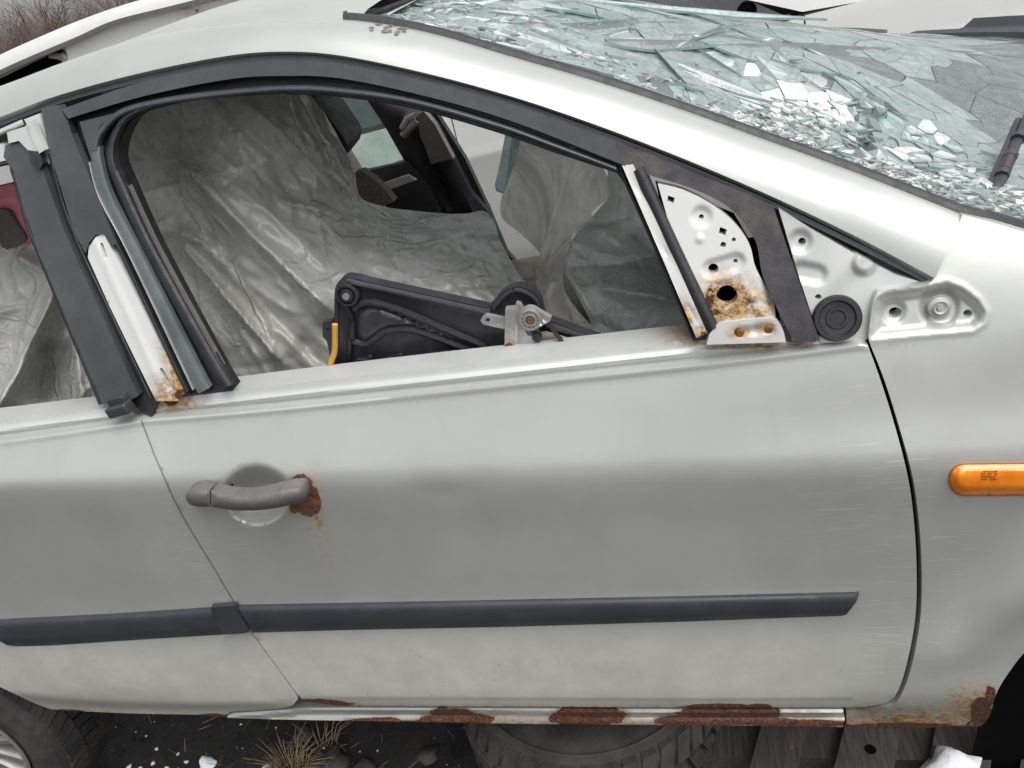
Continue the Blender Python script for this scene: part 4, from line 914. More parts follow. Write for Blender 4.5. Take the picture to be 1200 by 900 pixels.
def sheet_thing(name, label, poly, ctrl, mat, disp, step=5, loc=None):
    f = rbf(ctrl); c = AY(*np.mean(poly, 0), float(f(*[np.array([v]) for v in np.mean(poly, 0)])[0]))
    fx = lambda x, y: disp(x, y)+(np.random.RandomState(len(x)).rand(len(x))-.5)*.0
    e = panel(name, poly, M[mat], None, depth=f, step=step*.72, bstep=step*.8, disp=fx, flange=0, sharp=0)
    off = Vector(c); e.data.transform(Matrix.Translation(-off)); e.location = off
    return tag(e, label, 'plastic sheet', 'plastic sheets draped inside the silver car')
w1 = wr(110, 34, .055, .75); w2 = wr(34, 13, .011, .9); w3 = wr(17, 34, .020, .3)
def facet(x, y, sc, seed, th=0, st=1.0):
    r = np.random.RandomState(seed); c, s_ = cos(th), sin(th); X = (x*c+y*s_)/sc/st; Y = (-x*s_+y*c)/sc; xi = np.floor(X).astype(int); yi = np.floor(Y).astype(int); tb = r.rand(64, 64, 2); best = np.full(np.shape(x), 9.)
    for i in (-1, 0, 1):
        for j in (-1, 0, 1):
            q = tb[(xi+i) % 64, (yi+j) % 64]; best = np.minimum(best, np.hypot(X-xi-i-q[..., 0], Y-yi-j-q[..., 1]))
    return best
def creases(seed, n, x0, y0, x1, y1, ang, spr, L, w_, amp):
    r = np.random.RandomState(seed); Q = [(r.uniform(x0, x1), r.uniform(y0, y1), radians(ang+r.normal()*spr), r.uniform(*L), r.uniform(*w_), r.uniform(*amp)*(1 if r.rand() < .7 else -1)) for _ in range(n)]
    def f(x, y):
        o = 0
        for (cx, cy, a, l, w1_, am) in Q:
            u = (x-cx)*cos(a)+(y-cy)*sin(a); v = -(x-cx)*sin(a)+(y-cy)*cos(a)+.0022*u*u*(1 if cx % 2 > 1 else -1)*(40/l)
            e = np.clip(1-(u/l)**2, 0, 1); o = o-am*e*np.exp(-np.abs(v)/(w1_*(.35+.65*e)))
        return o
    return f
cA1 = creases(1, 26, 150, 120, 420, 440, 48, 12, (40, 120), (5, 14), (.010, .030)); cA2 = creases(2, 90, 150, 110, 430, 450, 42, 40, (10, 45), (1.6, 4.5), (.003, .009)); cA3 = creases(3, 46, 425, 245, 620, 345, 12, 22, (20, 60), (2.5, 7), (.006, .018)); cA4 = creases(4, 34, 335, 115, 425, 250, 62, 14, (16, 55), (2, 5), (.004, .012))
def dA(x, y):
    o = w1(x, y)*.55+.010*(facet(x, y, 40, 2, .8, 2.0)-.5)
    o = o-crease(x, y, 205, 185, 395, 372, 26, .085)-crease(x, y, 215, 290, 330, 425, 6, .05)-crease(x, y, 330, 235, 440, 262, 7, .045)-crease(x, y, 290, 120, 420, 235, 14, .04)-crease(x, y, 185, 262, 235, 285, 8, .03)-crease(x, y, 350, 115, 415, 225, 5, .022)-crease(x, y, 372, 125, 418, 205, 4, .016)
    return o+cA1(x, y)*.8+cA2(x, y)+cA3(x, y)*ss(405, 440, x)*ss(238, 256, y)+cA4(x, y)
cB1 = creases(5, 30, 640, 170, 712, 340, 112, 14, (18, 60), (2, 6), (.005, .014)); cB2 = creases(6, 30, 630, 270, 690, 400, 70, 40, (8, 26), (1.6, 4), (.004, .009)); cC1 = creases(7, 16, 670, 200, 810, 400, 35, 25, (25, 80), (4, 10), (.008, .022)); cC2 = creases(8, 50, 670, 200, 810, 400, 20, 50, (8, 36), (1.6, 4), (.003, .007)); cE1 = creases(9, 18, -40, 250, 130, 500, 118, 18, (25, 90), (4, 10), (.008, .025)); cE2 = creases(10, 40, -20, 240, 130, 500, 60, 50, (8, 36), (1.6, 4), (.003, .008))
A_poly = np.concatenate([spl([(120, 95), (250, 85), (352, 98), (366, 114), (380, 132), (398, 164), (414, 196), (420, 226), (430, 236), (455, 243), (478, 246), (520, 250), (548, 250), (566, 247), (578, 258), (586, 280), (598, 304), (612, 326), (640, 352)], 5), [(640, 470), (120, 470)]])
sheet_thing('seat_cover', 'large dusty plastic sheet draped over the front seat in the open door window', A_poly,
            [(120, 95, .50), (250, 90, .50), (352, 105, .62), (380, 140, .66), (412, 200, .66), (430, 236, .68), (480, 247, .80), (560, 248, .78), (590, 290, .58), (640, 352, .46), (640, 470, .34), (500, 470, .32), (330, 470, .33), (200, 470, .40), (120, 470, .48), (120, 280, .52), (200, 180, .52), (300, 200, .47), (380, 360, .36), (280, 330, .42), (470, 320, .40), (520, 275, .58), (450, 270, .56), (340, 130, .56)], 'sheet', dA, 4)
B_poly = np.concatenate([spl([(600, 158), (640, 160), (680, 180), (706, 196), (716, 226), (703, 240), (693, 250), (697, 258), (682, 268), (671, 277), (670, 290), (660, 318), (664, 345), (688, 376), (712, 396), (720, 412)], 4), [(640, 412)], spl([(632, 345), (629, 330), (634, 300), (610, 274), (586, 250), (596, 200)], 4)[:-1]])
sheet_thing('hanging_sheet', 'torn tan plastic sheet hanging down over the steering wheel', B_poly,
            [(600, 158, .48), (706, 196, .43), (716, 226, .43), (586, 250, .60), (634, 297, .50), (671, 277, .42), (660, 330, .37), (720, 412, .27), (640, 412, .30), (650, 230, .45), (640, 340, .39)], 'sheet_light',
            lambda x, y: cB1(x, y)*ss(-5, 14, x-655+(y-165)*.28)+cB2(x, y)+crease(x, y, 672, 185, 634, 300, 7, -.035), 3.5)
D_poly = np.concatenate([spl([(580, 312), (600, 305), (625, 310), (634, 318), (640, 350)], 4), [(640, 380), (600, 380), (575, 345)]])
sheet_thing('sheet_corner', 'small tan fold of plastic between the seat cover and the hanging sheet', D_poly, [(580, 312, .62), (634, 318, .54), (600, 380, .46), (640, 380, .42), (575, 345, .54)], 'sheet_tan', lambda x, y: wr(14, 30, .03, .3)(x, y), 3.5)
C_poly = np.concatenate([spl([(712, 190), (745, 190), (790, 290), (832, 400)], 4), [(780, 412), (705, 412)], spl([(690, 372), (668, 330), (662, 316), (671, 280), (694, 254), (716, 228)], 4)[:-1]])
def dC(x, y):
    o = cC1(x, y)+cC2(x, y)+.015*(facet(x, y, 42, 8, .6, 1.7)-.5)-crease(x, y, 690, 336, 800, 352, 7, .05)-crease(x, y, 666, 318, 700, 375, 6, .035)+crease(x, y, 735, 270, 800, 330, 12, .05)
    return o
sheet_thing('clear_sheet', 'clear crumpled plastic sheet bulging behind the mirror plate', C_poly, [(712, 190, .50), (745, 190, .46), (832, 400, .24), (705, 412, .25), (690, 372, .29), (662, 316, .37), (716, 228, .48), (740, 270, .42), (750, 340, .28), (790, 300, .33)], 'sheet_teal', dC, 3.5)
E_poly = [(-120, 230), (-20, 240), (30, 258), (50, 290), (140, 480), (140, 520), (-120, 540)]
def dE(x, y):
    return cE1(x, y)+cE2(x, y)+.012*(facet(x, y, 50, 6, -.9, 2.2)-.5)-crease(x, y, 70, 330, -20, 520, 8, .09)-crease(x, y, 80, 340, 100, 480, 8, .05)+crease(x, y, 60, 400, 50, 470, 20, .06)-crease(x, y, 20, 300, 70, 330, 8, .05)
sheet_thing('rear_seat_cover', 'crumpled plastic sheet over the rear seat behind the rear door window', E_poly, [(-120, 230, .5), (30, 258, .48), (140, 480, .30), (140, 520, .3), (-120, 540, .3), (0, 400, .36), (60, 400, .42)], 'sheet', dE, 4)
rp_ = panel('red_panel', spl([(-60, 250), (-30, 228), (0, 219), (14, 216), (24, 222), (34, 250), (40, 275), (30, 286), (10, 296), (-20, 305), (-60, 310)], 4, True), M['red'], None, depth=lambda x, y: .42+.0006*(y-216)-.0012*x*.3, step=5, flange=.03, disp=lambda x, y: -.02*np.exp(-((y-(236-x*.15))/7)**2))
tag(rp_, 'faded red plastic panel seen through the rear door window', 'plastic panel')
gp = panel('grey_panel', spl([(-60, 262), (-20, 250), (6, 246), (18, 262), (30, 280), (14, 290), (-60, 312)], 4, True), M['handle'], None, depth=lambda x, y: .40+.0006*(y-216), step=6, flange=.02)
tag(gp, 'grey plastic cover lying against the red panel', 'plastic panel')
# dark round airbag cover low behind the guide
rbox('steering_boss', AY(800, 385, .42), (.10, .12, .10), None, M['head'], .045)
# ================================================================== DOOR MODULE lying behind the door skin
MODY = .150
dm = thing('door_module', 'black plastic door module with window regulator standing in the door opening', 'door module', AY(500, 440, MODY))
mod_o = np.concatenate([spl([(388, 470), (388, 440), (392, 400), (392, 345), (397, 330), (406, 325), (420, 327)], 4), dens([(430, 330), (560, 358), (572, 361)], 14, False), spl([(576, 358), (586, 346), (595, 339), (607, 336), (622, 340), (632, 350), (637, 368)], 4), dens([(640, 374), (700, 396), (735, 410), (740, 470)], 14, False)])
def md(px, py):
    d = bdist(px, py, mod_o); o = .004*ss(5, 9, d)
    i = inside(px, py, LOBE); o = o-.010*ss(0, 7, np.where(i, bdist(px, py, LOBE), 0)); 
    i2 = inside(px, py, CUP); o = o+.02*ss(0, 5, np.where(i2, bdist(px, py, CUP), 0))
    return o
LOBE = spl([(417, 380), (424, 362), (440, 358), (470, 368), (520, 390), (556, 408), (520, 398), (480, 385), (452, 388), (432, 402), (420, 398)], 5, True)
CUP = spl([(492, 428), (500, 420), (520, 415), (530, 420), (534, 440), (495, 445)], 4, True)
mpan = panel('module_panel', mod_o, M['module'], dm, depth=lambda x, y: MODY+0*x, step=4.5, bstep=3.5, disp=md, flange=.02, sharp=50)
def mtube(name, pts, r, mat, y=-.004, n=6, par=dm, seg=8, flat=None): return MB().tube(spl(np.array([AY(a, b, MODY+y) for a, b in pts]), n), r, seg, True, flat).build(name, M[mat], par)
mtube('module_rib', [(415, 362), (424, 355), (440, 354), (472, 364), (520, 385), (560, 402), (568, 408), (562, 414), (550, 410), (510, 395), (480, 386), (452, 388), (440, 396), (430, 403), (420, 402), (413, 396), (413, 376)], .0062, 'black', -.002)
mtube('module_rim', [(392, 440), (395, 400), (395, 346), (400, 333), (408, 329), (430, 334), (500, 349), (570, 364), (580, 358), (595, 343), (607, 340), (619, 344), (629, 353), (634, 370), (640, 378), (700, 400), (735, 414)], .0035, 'module', -.002)
mtube('module_rib', [(404, 356), (412, 372), (410, 400), (408, 436)], .0045, 'black', -.002)
mtube('module_rib', [(408, 436), (440, 433), (480, 431), (498, 416), (520, 412), (556, 407)], .0022, 'black', -.003)
mtube('module_edge', [(412, 332), (470, 344), (560, 365), (590, 374)], .0028, 'rubber', -.006)
mtube('module_edge', [(640, 381), (690, 398), (735, 415)], .0035, 'rubber', -.004)
c = AY(409, 343, MODY); MB().lathe([(0, -.010), (.005, -.010), (.006, -.014), (.010, -.014), (.011, -.006), (.014, -.006), (.0145, -.012), (.018, -.012), (.019, .004)], c, (0, 1, 0), 24).build('module_grommet', M['module'], dm)
MB().lathe([(0, -.016), (.0055, -.016), (.006, -.01)], c, (0, 1, 0), 12).build('module_screw', M['metal'], dm)
for (x, y) in ((428, 421), (463, 419)):
    b = MB(); c = AY(x, y, MODY-.008); b.box(c, (.026, .012, .007), rotm(0, .1, 0), .002); b.box(c+np.array((-.004, -.002, -.006)), (.006, .012, .012), None, .002); b.box(c+np.array((.012, -.004, .006)), (.008, .008, .006), None, .002); b.build('module_clip', M['black'], dm)
c = AY(573, 424, MODY); MB().lathe([(.0, -.002), (.014, -.002), (.016, -.005), (.019, -.005), (.0195, .002)], c, (0, 1, 0), 24).build('module_boss', M['module'], dm)
panel('module_tab', [(378, 378), (389, 376), (391, 394), (388, 425), (383, 400), (378, 394)], M['module'], dm, depth=lambda x, y: MODY-.002+0*x, step=6, flange=.012, holes=[circ(384, 386, 1.8, 8)], bstep=4)
mtube('yellow_cable', [(392.5, 380), (392.5, 396), (392, 412), (388, 424), (385, 436), (384, 450)], .0048, 'yellow', -.020)
# regulator
def rp2(name, pts, off, mat, fl=.008, holes=(), disp=None, **k): return panel(name, pts, M[mat], dm, depth=lambda x, y: MODY+off+0*x, step=3.5, bstep=3, flange=fl, holes=holes, disp=disp, **k)
rp2('regulator_arm', np.concatenate([capsule(571, 375, 584, 378, 6.5, 6)[:7], [(594, 372)], [(594, 388)]]) if False else [(565, 372), (570, 369), (580, 371), (594, 374), (594, 386), (578, 383), (566, 380), (563, 376)], -.020, 'metal', holes=[circ(571.5, 375.2, 2.8, 10)])
rp2('regulator_rail', [(592, 363), (603, 362), (604, 425), (591, 427)], -.026, 'metal', .014, attrs=dict(rust=lambda x, y: blob(x, y, [(596, 415, 7, 14)])*1.02, stain=lambda x, y: np.clip(blob(x, y, [(598, 405, 10, 20)])-.35, 0, 1)))
rp2('regulator_plate', spl([(602, 362), (612, 361), (616, 388), (622, 394), (631, 390), (628, 400), (624, 424), (603, 426)], 3, True), -.024, 'metal', .012, disp=lambda x, y: .004*np.exp(-((x-607)/2)**2))
rp2('regulator_bracket', [(626, 392), (640, 390), (664, 397), (668, 404), (664, 418), (622, 422)], -.014, 'metal', .006, attrs=dict(stain=lambda x, y: .25*fbm(x/6, y/6)))
tear = np.concatenate([circ(621, 374, 14, 24)[4:22][::-1]*1.0])
tear = np.concatenate([[(646, 372.5), (645, 376)], [(621+14*cos(a), 374+14*sin(a)) for a in np.linspace(1.1, 2*pi-.75, 20)]])
rp2('pulley_housing', tear, -.030, 'metal', .010, disp=lambda x, y: .004*ss(2.5, 4.5, bdist(x, y, tear)))
c = AY(621.5, 374, MODY-.030); pu = MB().lathe([(.0062, -.002), (.0075, -.005), (.0095, -.005), (.0105, -.001), (.013, -.001), (.014, -.004), (.0155, -.004), (.016, .006)], c, (0, 1, 0), 28); 
for k in range(12): a = k*pi/6; pu.box(c+np.array((cos(a)*.0118, -.0016, sin(a)*.0118)), (.0035, .003, .0014), rotm(0, -a, 0))
pu.build('pulley', M['metal'], dm)
MB().lathe([(0, -.004), (.003, -.006), (.0055, -.005), (.0068, 0)], c, (0, 1, 0), 12).build('pulley_bolt', M['rust'], dm)
mtube('regulator_cable', [(643, 377), (649, 388), (657, 398), (664, 408), (670, 418)], .0036, 'rubber', -.028)
MB().lathe([(0, -.004), (.007, -.003), (.008, .004)], AY(629, 395, MODY-.026), (0, 1, 0), 14).build('regulator_stop', M['rubber'], dm)
# ================================================================== THE PALE NEIGHBOUR CAR
NY = 2.12
nb = thing('white_car', 'dirty white car parked on the far side of the silver car', 'car', (-.6, NY+.8, 0))
NZ = [.2, .34, .5, .72, .80, .84, .96, 1.02]; NYY = [.05, .01, .0, .0, -.004, .006, .03, .045]
xs = np.linspace(-3.4, .62, 70); zs = np.concatenate([np.linspace(.22, .78, 10), np.linspace(.79, .86, 9), np.linspace(.88, .985, 8)])
def nside(x0, x1, name, par=nb):
    g = [[(x, NY+np.interp(z, NZ, NYY)+(.02 if k in (0, len(zs)-1) else 0)*0, z+.035*(x+.6)*.0) for k, z in enumerate(zs)] for x in np.linspace(x0, x1, 24)]
    for r in g: r.insert(0, (r[0][0], NY+.12, r[0][2])); r.append((r[-1][0], NY+.09, r[-1][2]+.002))
    g.insert(0, [(p[0], p[1]+.02, p[2]) for p in g[0]]); g.append([(p[0], p[1]+.02, p[2]) for p in g[-1]])
    return MB().grid(g).build(name, M['nbr'], par, sharp=50)
d1 = nside(-3.2, -1.70, 'rear_wing'); d2 = nside(-1.694, -.88, 'rear_door'); d3 = nside(-.874, .44, 'front_door'); d4 = nside(.446, 1.75, 'front_fender')
MB().box((-.7, NY+.9, .4), (4.4, 1.46, 1.0)).build('inner_body', M['void'], nb)
# door handle bowl
c = AY(457, 196, NY+.03); 
MB().lathe([(0, .012), (.026, .010), (.036, .002), (.041, -.0045), (.046, -.001)], c, (0, 1, .25), 28).build('handle_bowl', M['nbr'], d2)
MB().tube([c+np.array((-.06, -.012, .0)), c+np.array((0, -.026, .004)), c+np.array((.06, -.012, .0))], [.008, .01, .008], 8).build('door_handle', M['handle'], d2)
# greenhouse side: panes and pillars (above the belt at z .985)
def gy(z): return NY+.05+(z-.985)*.38
def npoly(name, pts, mat, dy=0, fl=.012, par=nb): 
    V = np.array([(x, gy(z)+dy, z) for x, z in pts]); n = len(V); W = V+np.array((0, fl, 0))
    return mobj(name, np.concatenate([V, W]), [tuple(range(n))]+[((k+1) % n, k, n+k, n+(k+1) % n) for k in range(n)], mat, par, False)
npoly('window_glass', [(-1.62, .99), (-.90, .99), (-.98, 1.42), (-1.5, 1.42)], M['pane_dark'])
npoly('window_glass', [(-.84, .99), (.28, .99), (-.05, 1.22), (-.45, 1.40), (-.90, 1.42)], M['pane_dark'])
npoly('window_glass', [(-3.0, .99), (-1.70, .99), (-1.58, 1.42), (-2.4, 1.40)], M['pane_dark'])
npoly('window_pillar', [(-1.71, .985), (-1.61, .985), (-1.49, 1.45), (-1.59, 1.45)], M['trim'], -.004)
npoly('window_pillar', [(-.91, .985), (-.83, .985), (-.89, 1.45), (-.99, 1.45)], M['trim'], -.004)
npoly('belt_strip', [(-3.1, .983), (.40, .983), (.40, 1.004), (-3.1, 1.004)], M['rubber'], -.010)
npoly('roof_side', [(-2.9, 1.40), (-2.4, 1.41), (-.9, 1.43), (-.45, 1.41), (-.04, 1.23), (.44, 1.0), (.62, .985), (.62, 1.01), (-.02, 1.33), (-.42, 1.50), (-.9, 1.53), (-2.4, 1.50), (-3.0, 1.46)], M['nbr'], -.010, .05)
npoly('mirror_mount', [(.24, .99), (.40, .99), (.20, 1.13), (.12, 1.16)], M['trim'], -.02, .03)
c = np.array((.26, gy(1.05)-.03, 1.05)); MB().lathe([(0, -.004), (.012, -.006), (.02, -.002), (.03, -.006), (.034, .006)], c, (0, 1, 0), 20).build('mirror_hole', M['void'], nb)
# roof, bonnet and fender top
Rg = []
for s in np.linspace(0, 1, 30):
    row = []
    for v in np.linspace(0, 1, 16):
        x = -3.1+s*2.75; z = np.interp(x, [-3.1, -2.6, -2.1, -1.6, -.9, -.4], [1.40, 1.475, 1.525, 1.545, 1.545, 1.50]); row.append((x, NY+.22+v*1.25, z+.05*(4*v*(1-v))**.7))
    Rg.append(row)
nroof = MB().grid(Rg).build('roof', M['nbr'], nb, attrs={'rust': np.zeros(480), 'stain': np.zeros(480)})
Bg = []
for s in np.linspace(0, 1, 20):
    row = []
    for v in np.linspace(0, 1, 22):
        y = NY+.036+v*1.42; vz = -.028*(2*v-1)**4; row.append((.62+s*1.05+.10*(4*v*(1-v)), y, 1.012-.09*s**1.5+vz+(-.03 if v < 0 or v > 1 else 0)))
    Bg.append(row)
MB().grid(Bg).build('bonnet', M['nbr'], nb)
Wg = []
for s in np.linspace(0, 1, 8): Wg.append([(.66-s*1.02+.09*(4*v*(1-v)), NY+.12+s*.10+v*(1.30-s*.2), 1.05+s*.47) for v in np.linspace(0, 1, 10)])
MB().grid(Wg).build('windscreen', M['pane_dark'], nb)
nb.rotation_euler = (0, -.08, 0); nb.location.z += .03; nb.location.x += .14; nb.location.z += .03
# ================================================================== WHITE VAN ROOF BEHIND, upper left
van = thing('white_hatchback', 'white hatchback with open rear quarter window and rust specks on its roof', 'car', AY(60, 200, 2.5)*np.array((1, 1, 0)))
vt = spl([(-260, 190), (-120, 122), (-40, 88), (0, 65), (60, 38), (100, 22), (170, -1), (300, -36), (480, -70)], 6); vb = spl([(-260, 208), (-120, 140), (-40, 104), (0, 83), (40, 65), (90, 44), (133, 25), (200, 8), (300, -16), (480, -50)], 6)
a_ = resamp(vt, 60); b_ = resamp(vb, 60); Vt = aty(a_[:, 0], a_[:, 1], np.full(60, 2.62)); Vb = aty(b_[:, 0], b_[:, 1], np.full(60, 2.50)); g = []
for i in range(60):
    r = [Vb[i]+np.array((0, .05, -.01)), Vb[i]]
    for s in np.linspace(.15, 1, 6): r.append(Vb[i]*(1-s)+Vt[i]*s+np.array((0, -.6, .6))*.03*4*s*(1-s))
    for k in range(1, 8): r.append(Vt[i]+np.array((0, .18*k, .012*k-.0035*k*k)))
    g.append(r)
vr = MB().grid(g).build('roof', M['nbr'], van, sharp=60)
vp = lambda name, pts, mat, y, fl=.03, **k: panel(name, pts, M[mat], van, depth=lambda px, py: y+0*px, step=10, bstep=6, flange=fl, **k)
vp('drip_rail', np.concatenate([vb+np.array((0, -1.)), (vb+np.array((0, 5.)))[::-1]]), 'handle', 2.49, .03)
q_ = vp('quarter_panel', [(76, 53), (92, 47), (133, 28), (200, 12), (340, -18), (345, 30), (250, 70), (82, 110), (79, 66)], 'nbr', 2.53, .06, attrs=dict(rust=lambda x, y: np.maximum(blob(x, y, [(214, 8, 6, 2.5, 20), (231, 14, 10, 2.5, 25), (219, 27, 4, 2)])*.93, blob(x, y, [(190, 14, 4, 2), (252, 11, 5, 2, 20)])*.86), stain=lambda x, y: np.clip(blob(x, y, [(225, 12, 26, 8, 20), (232, 18, 20, 6, 30)])*1.2-.45, 0, 1)))
vp('opening_shade', [(-300, 240), (-120, 152), (-40, 112), (0, 92), (70, 58), (79, 68), (82, 120), (-300, 330)], 'void', 2.60, .02)  # black sheet in place of the shaded interior behind the missing glass
vp('window_rim', [(-60, 150), (0, 106), (40, 84), (42, 88), (0, 112), (-60, 160)], 'black', 2.56, .02)
MB().lathe([(0, -.006), (.007, -.006), (.008, -.012), (.022, -.008), (.028, .01)], AY(76, 68, 2.55), (.2, 1, 0), 16).build('hinge_bolt', M['metal'], van)
mt_ = MB().tube([AY(76, 68, 2.56), AY(68, 66, 2.57), AY(58, 66, 2.58)], [.018, .014, .008], 8); mt_.build('hinge_arm', M['metal'], van)
vb0 = woff(van); MB().box((vb0.x-.6, 3.3, .62), (3.0, 1.4, 1.1), None, .08).build('body_side', M['nbr'], van)
# ================================================================== GROUND
t = np.linspace(-1, 1, 190); gx = -.4+np.sign(t)*(2.2*np.abs(t)+.9*np.abs(t)**3+220*np.abs(t)**9); gyv = .1+np.sign(t)*(2.2*np.abs(t)+.9*np.abs(t)**3+220*np.abs(t)**9)
XX, YY = np.meshgrid(gx, gyv, indexing='ij'); fade = np.exp(-(XX**2+YY**2)/40); ZZ = ((fbm(XX*6+40, YY*6+40, 5)-.5)*.075+(ridge(XX*19+9, YY*19+5, 3)-.5)*.03)*fade-.27
gd_ = MB().grid(np.stack([XX, YY, ZZ], 2)).build('ground', M['ground'], None, sharp=0); gd_['kind'] = 'structure'
def gz(x, y): return float(((fbm(x*6+40., y*6+40., 5)-.5)*.075+(ridge(x*19+9., y*19+5., 3)-.5)*.03)*math.exp(-(x*x+y*y)/40)-.27)
# snow
def lump(name, c, r, mat, label, cat, group=None, sq=.55, seed=0, sub=3):
    bm = bmesh.new(); bmesh.ops.create_icosphere(bm, subdivisions=sub, radius=1)
    for v in bm.verts:
        n = float(fbm(v.co.x*1.9+seed*3.1+20, v.co.y*1.9+v.co.z*1.3+20, 4))-.47; v.co *= 1+(1.1 if sub > 2 else 2.2)*n
        v.co = Vector((v.co.x*r, v.co.y*r*.85, v.co.z*r*sq))
    me = bpy.data.meshes.new(name); bm.to_mesh(me); bm.free(); me.materials.append(M[mat]); me.shade_smooth()
    o = bpy.data.objects.new(name, me); COL.objects.link(o); o.location = c; return tag(o, label, cat, group)
c = AZ(1120, 912, -.08); lump('snow_heap', (c[0], c[1], -.10), .075, 'snow', 'rounded heap of white snow in front of the pallet boards', 'snow', None, .75, 3)
for i, (x, y, r) in enumerate([(242, 892, .026), (147, 891, .010), (174, 887, .008), (180, 873, .007), (192, 897, .011), (214, 886, .007), (160, 893, .007), (120, 896, .008), (205, 878, .006), (312, 897, .016)]):
    c = AZ(x, y, -.25); lump('snow_clump', (c[0], c[1], gz(c[0], c[1])+r*.12), r*.85, 'snow', 'largest white snow clump between wheel and grass tuft' if i == 0 else 'small white fleck of snow on the dark soil behind the wheel', 'snow', 'snow flecks on the soil' if i else None, .7, i, 2)
for i, (x, y, r) in enumerate([(385, 887, .05), (500, 880, .03), (355, 860, .03), (425, 897, .03)]):
    c = AZ(x, y, -.25); lump('stone', (c[0], c[1], gz(c[0], c[1])+r*.2), r, 'tyre_old', ['flat grey stone beside the dry grass tuft', 'small dark stone left of the lying tyre', 'dark clod above the grass tuft', 'dark clod at the picture edge left of the tyre'][i], 'stone', None, .5, i+9, 2)
# dry grass and litter of twigs
def tuft(c, n, h, name, label):
    b = MB()
    for k in range(n):
        a = random.random()*6.28; r = random.random()*.05; l = h*random.uniform(.5, 1.2); ln = random.uniform(.2, 1.3); p0 = np.array((r*cos(a), r*sin(a), -.02)); d = np.array((cos(a), sin(a), 0))*ln
        P = [p0, p0+d*l*.3+np.array((0, 0, l*.5)), p0+d*l*.75+np.array((0, 0, l*(.75-.2*ln)))]
        b.tube(np.array(P), [.0014, .0011, .0004], 3, False)
    return tag(b.build(name, M['grass'], None, loc=None) if False else mobj(name, np.concatenate(b.V)+c, b.F, M['grass'], None, True, None, 0, loc=c), label, 'grass')
c = AZ(340, 903, -.24); tuft(np.array((c[0], c[1], gz(c[0], c[1]))), 130, .12, 'grass_tuft', 'tuft of dry yellow grass under the door sill')
c = AZ(372, 872, -.24); tuft(np.array((c[0], c[1], gz(c[0], c[1]))), 60, .10, 'grass_tuft', 'sparser dry grass tuft further under the car')
lt = MB()
for k in range(260):
    x = random.uniform(-1.7, .7); y = random.uniform(.0, .75); a = random.random()*6.28; l = random.uniform(.01, .07); z = gz(x, y)+.006
    lt.tube(np.array([(x, y, z), (x+cos(a)*l, y+sin(a)*l, z+random.uniform(-.004, .014))]), random.uniform(.0005, .0012), 3, False)
tag(lt.build('twig_litter', M['grass'], None), 'scatter of thin dry stalks on the soil', 'litter', None, 'stuff')
gr = [MB(), MB()]
for k in range(1700):
    x = random.uniform(-1.8, .8); y = random.uniform(-.05, .6); r = random.uniform(.002, .009)*(1 if k % 9 else .6); z = gz(x, y)+r*.2; a = random.random()*6
    V = [(x+r*cos(a+q*2.1)*random.uniform(.6, 1.3), y+r*sin(a+q*2.1)*random.uniform(.6, 1.3), z-r*.3) for q in range(3)]+[(x, y, z+r*random.uniform(.4, .9))]
    gr[0 if k % 9 else 1].add(V, [(0, 1, 3), (1, 2, 3), (2, 0, 3)])
tag(gr[0].build('soil_crumbs', M['ground'], None, False), 'dark crumbs of soil and grit under the car', 'grit', None, 'stuff')
tag(gr[1].build('ice_crumbs', M['snow'], None, False), 'tiny white crumbs of ice and glass on the soil', 'crumbs', None, 'stuff')
# ---- tyre lying under the sill
tc0 = AZ(690, 889, -.0); tc = np.array((tc0[0]-.03, tc0[1]+.30, -.21))
lty = thing('lying_tyre', 'dusty brown tyre lying flat under the sill of the silver car', 'tyre', tc)
MB().lathe([(.175, .17), (.178, .195), (.20, .207), (.25, .206), (.30, .196), (.317, .18), (.322, .165), (.327, .05), (.315, .02), (.25, .0), (.19, .0)], tc, (0, 0, 1), 72).build('tyre_carcass', M['tyre_old'], lty)
lb = MB()
for k in range(44):
    a = 2*pi*k/44+.03
    for (h0, h1, sk, r0, r1) in ((.128, .192, .06,   .327, .312), (.07, .124, -.05,  .333, .333), (.01, .066, .05,  .333, .333)):
        V = []
        for (h, g, rr) in ((h0, 0, r0), (h1, sk, r1)):
            for dr in (-.008, .008):
                for w_ in (-.5, .5): aa = a+g+w_*.104; V.append(tc+np.array((cos(aa)*(rr+dr), sin(aa)*(rr+dr), h)))
        lb.add(V, [(2, 3, 7, 6), (0, 2, 6, 4), (1, 5, 7, 3), (0, 1, 3, 2), (4, 6, 7, 5)])
lb.build('tyre_tread', M['tyre_old'], lty, False)
MB().lathe([(.285, .2015), (.288, .2045), (.292, .2005)], tc, (0, 0, 1), 64).build('sidewall_ring', M['tyre_old'], lty)
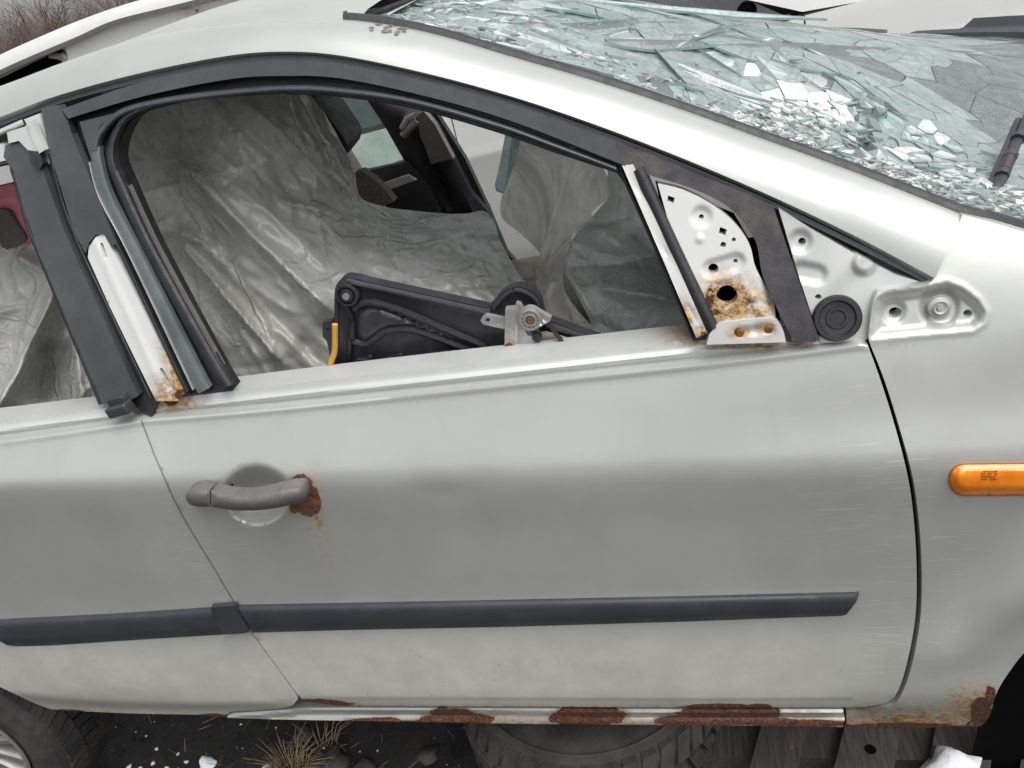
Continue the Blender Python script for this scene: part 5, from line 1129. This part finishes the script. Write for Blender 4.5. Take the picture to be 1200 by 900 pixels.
# ---- pallet boards
pal = thing('pallet', 'weathered grey wooden pallet under the front of the silver car', 'pallet', AZ(1000, 880, .0)*np.array((1, 1, 0)))
for (a, b, c_, d) in [((878, 902), (892, 850), (963, 850), (943, 902)), ((977, 902), (990, 850), (1064, 850), (1057, 902)), ((1087, 902), (1097, 850), (1183, 800), (1170, 902)), ((1195, 902), (1205, 840), (1290, 830), (1290, 902))]:
    P = [AZ(*q, -.09) for q in (a, b, c_, d)]; x0 = P[0]; wv = P[3]-P[0]; wv[2] = 0; w_ = np.linalg.norm(wv); ex = P[1]-P[0]; ex[2] = 0; ex /= np.linalg.norm(ex); pr = np.array((ex[1], -ex[0], 0))
    o = x0-ex*.12; e = ex*1.1; V = [o, o+pr*w_*.8, o+pr*w_*.8+e, o+e]; V = V+[v-np.array((0, 0, .022)) for v in V]
    mobj('pallet_board', V, [(0, 1, 2, 3), (1, 0, 4, 5), (2, 1, 5, 6), (3, 2, 6, 7), (0, 3, 7, 4)], M['wood'], pal, False)
p0 = AZ(870, 905, -.09); 
for dy in (.10, .55, 1.0): MB().box((p0[0]+.35, p0[1]+dy, -.16), (.95, .09, .085)).build('pallet_bearer', M['wood'], pal, False)
c = AZ(927, 875, -.09); MB().lathe([(0, .002), (.004, .002), (.005, 0)], c, (0, 0, 1), 10).build('nail_head', M['rust'], pal)
c = AZ(1020, 878, -.09); MB().lathe([(0, .0015), (.011, .0015), (.012, 0)], c, (0, 0, 1), 14).build('wood_knot', M['void'], pal)
# ================================================================== BARE SHRUBS
def shrub(loc, h, seed, label, n=26):
    rr = random.Random(seed); root = thing('bare_shrub', label, 'shrub', loc, 'bare shrubs behind the parked cars'); tk = MB(); cr = MB(); L = np.array(loc, float)
    def grow(b, p, d, l, r, lv):
        q = p+d*l; mid = p+d*l*.5+np.array([rr.gauss(0, .05*l) for _ in range(3)]); b.tube(np.array([p, mid, q]), [r, r*.85, r*.65], 4 if lv < 2 else 3, False)
        if lv >= 4: return
        for k in range(rr.choice((2, 3, 3)) if lv < 3 else rr.choice((2, 3, 4))):
            f = rr.uniform(.35, 1); dd = d+np.array([rr.gauss(0, .42), rr.gauss(0, .42), rr.gauss(.05, .28)]); dd /= np.linalg.norm(dd); grow(cr, p+(q-p)*f, dd, l*rr.uniform(.5, .85), max(r*.55, .0028), lv+1)
    for k in range(n):
        a = rr.random()*6.28; ln = rr.uniform(.05, .45); d = np.array((cos(a)*ln, sin(a)*ln, 1)); d /= np.linalg.norm(d); grow(tk, L+np.array((cos(a), sin(a), 0))*rr.uniform(0, .25), d, h*rr.uniform(.28, .42), .016, 0)
    tk.build('trunk', M['bark'], root, True, None, 0); cr.build('crown', M['bark'], root, True, None, 0)
    return root
for i, (x, y, h, lb_) in enumerate([(-8.2, 7.6, 2.9, 'leftmost bare brown shrub behind the white hatchback'), (-7.1, 8.4, 3.0, 'second bare brown shrub from the left behind the white hatchback'), (-6.1, 8.2, 2.8, 'bare reddish brown shrub in the middle of the thicket above the white roof'), (-6.6, 10.6, 3.6, 'taller bare shrub standing farther back in the thicket'), (-5.2, 9.2, 3.0, 'bare shrub at the right end of the thicket where the white roof rises')]):
    shrub((x, y, -.27), h*1.06, 40+i, lb_, 30)
print('objects', len(COL.objects), 'tris', sum(len(o.data.polygons) for o in COL.objects if o.type == 'MESH'))
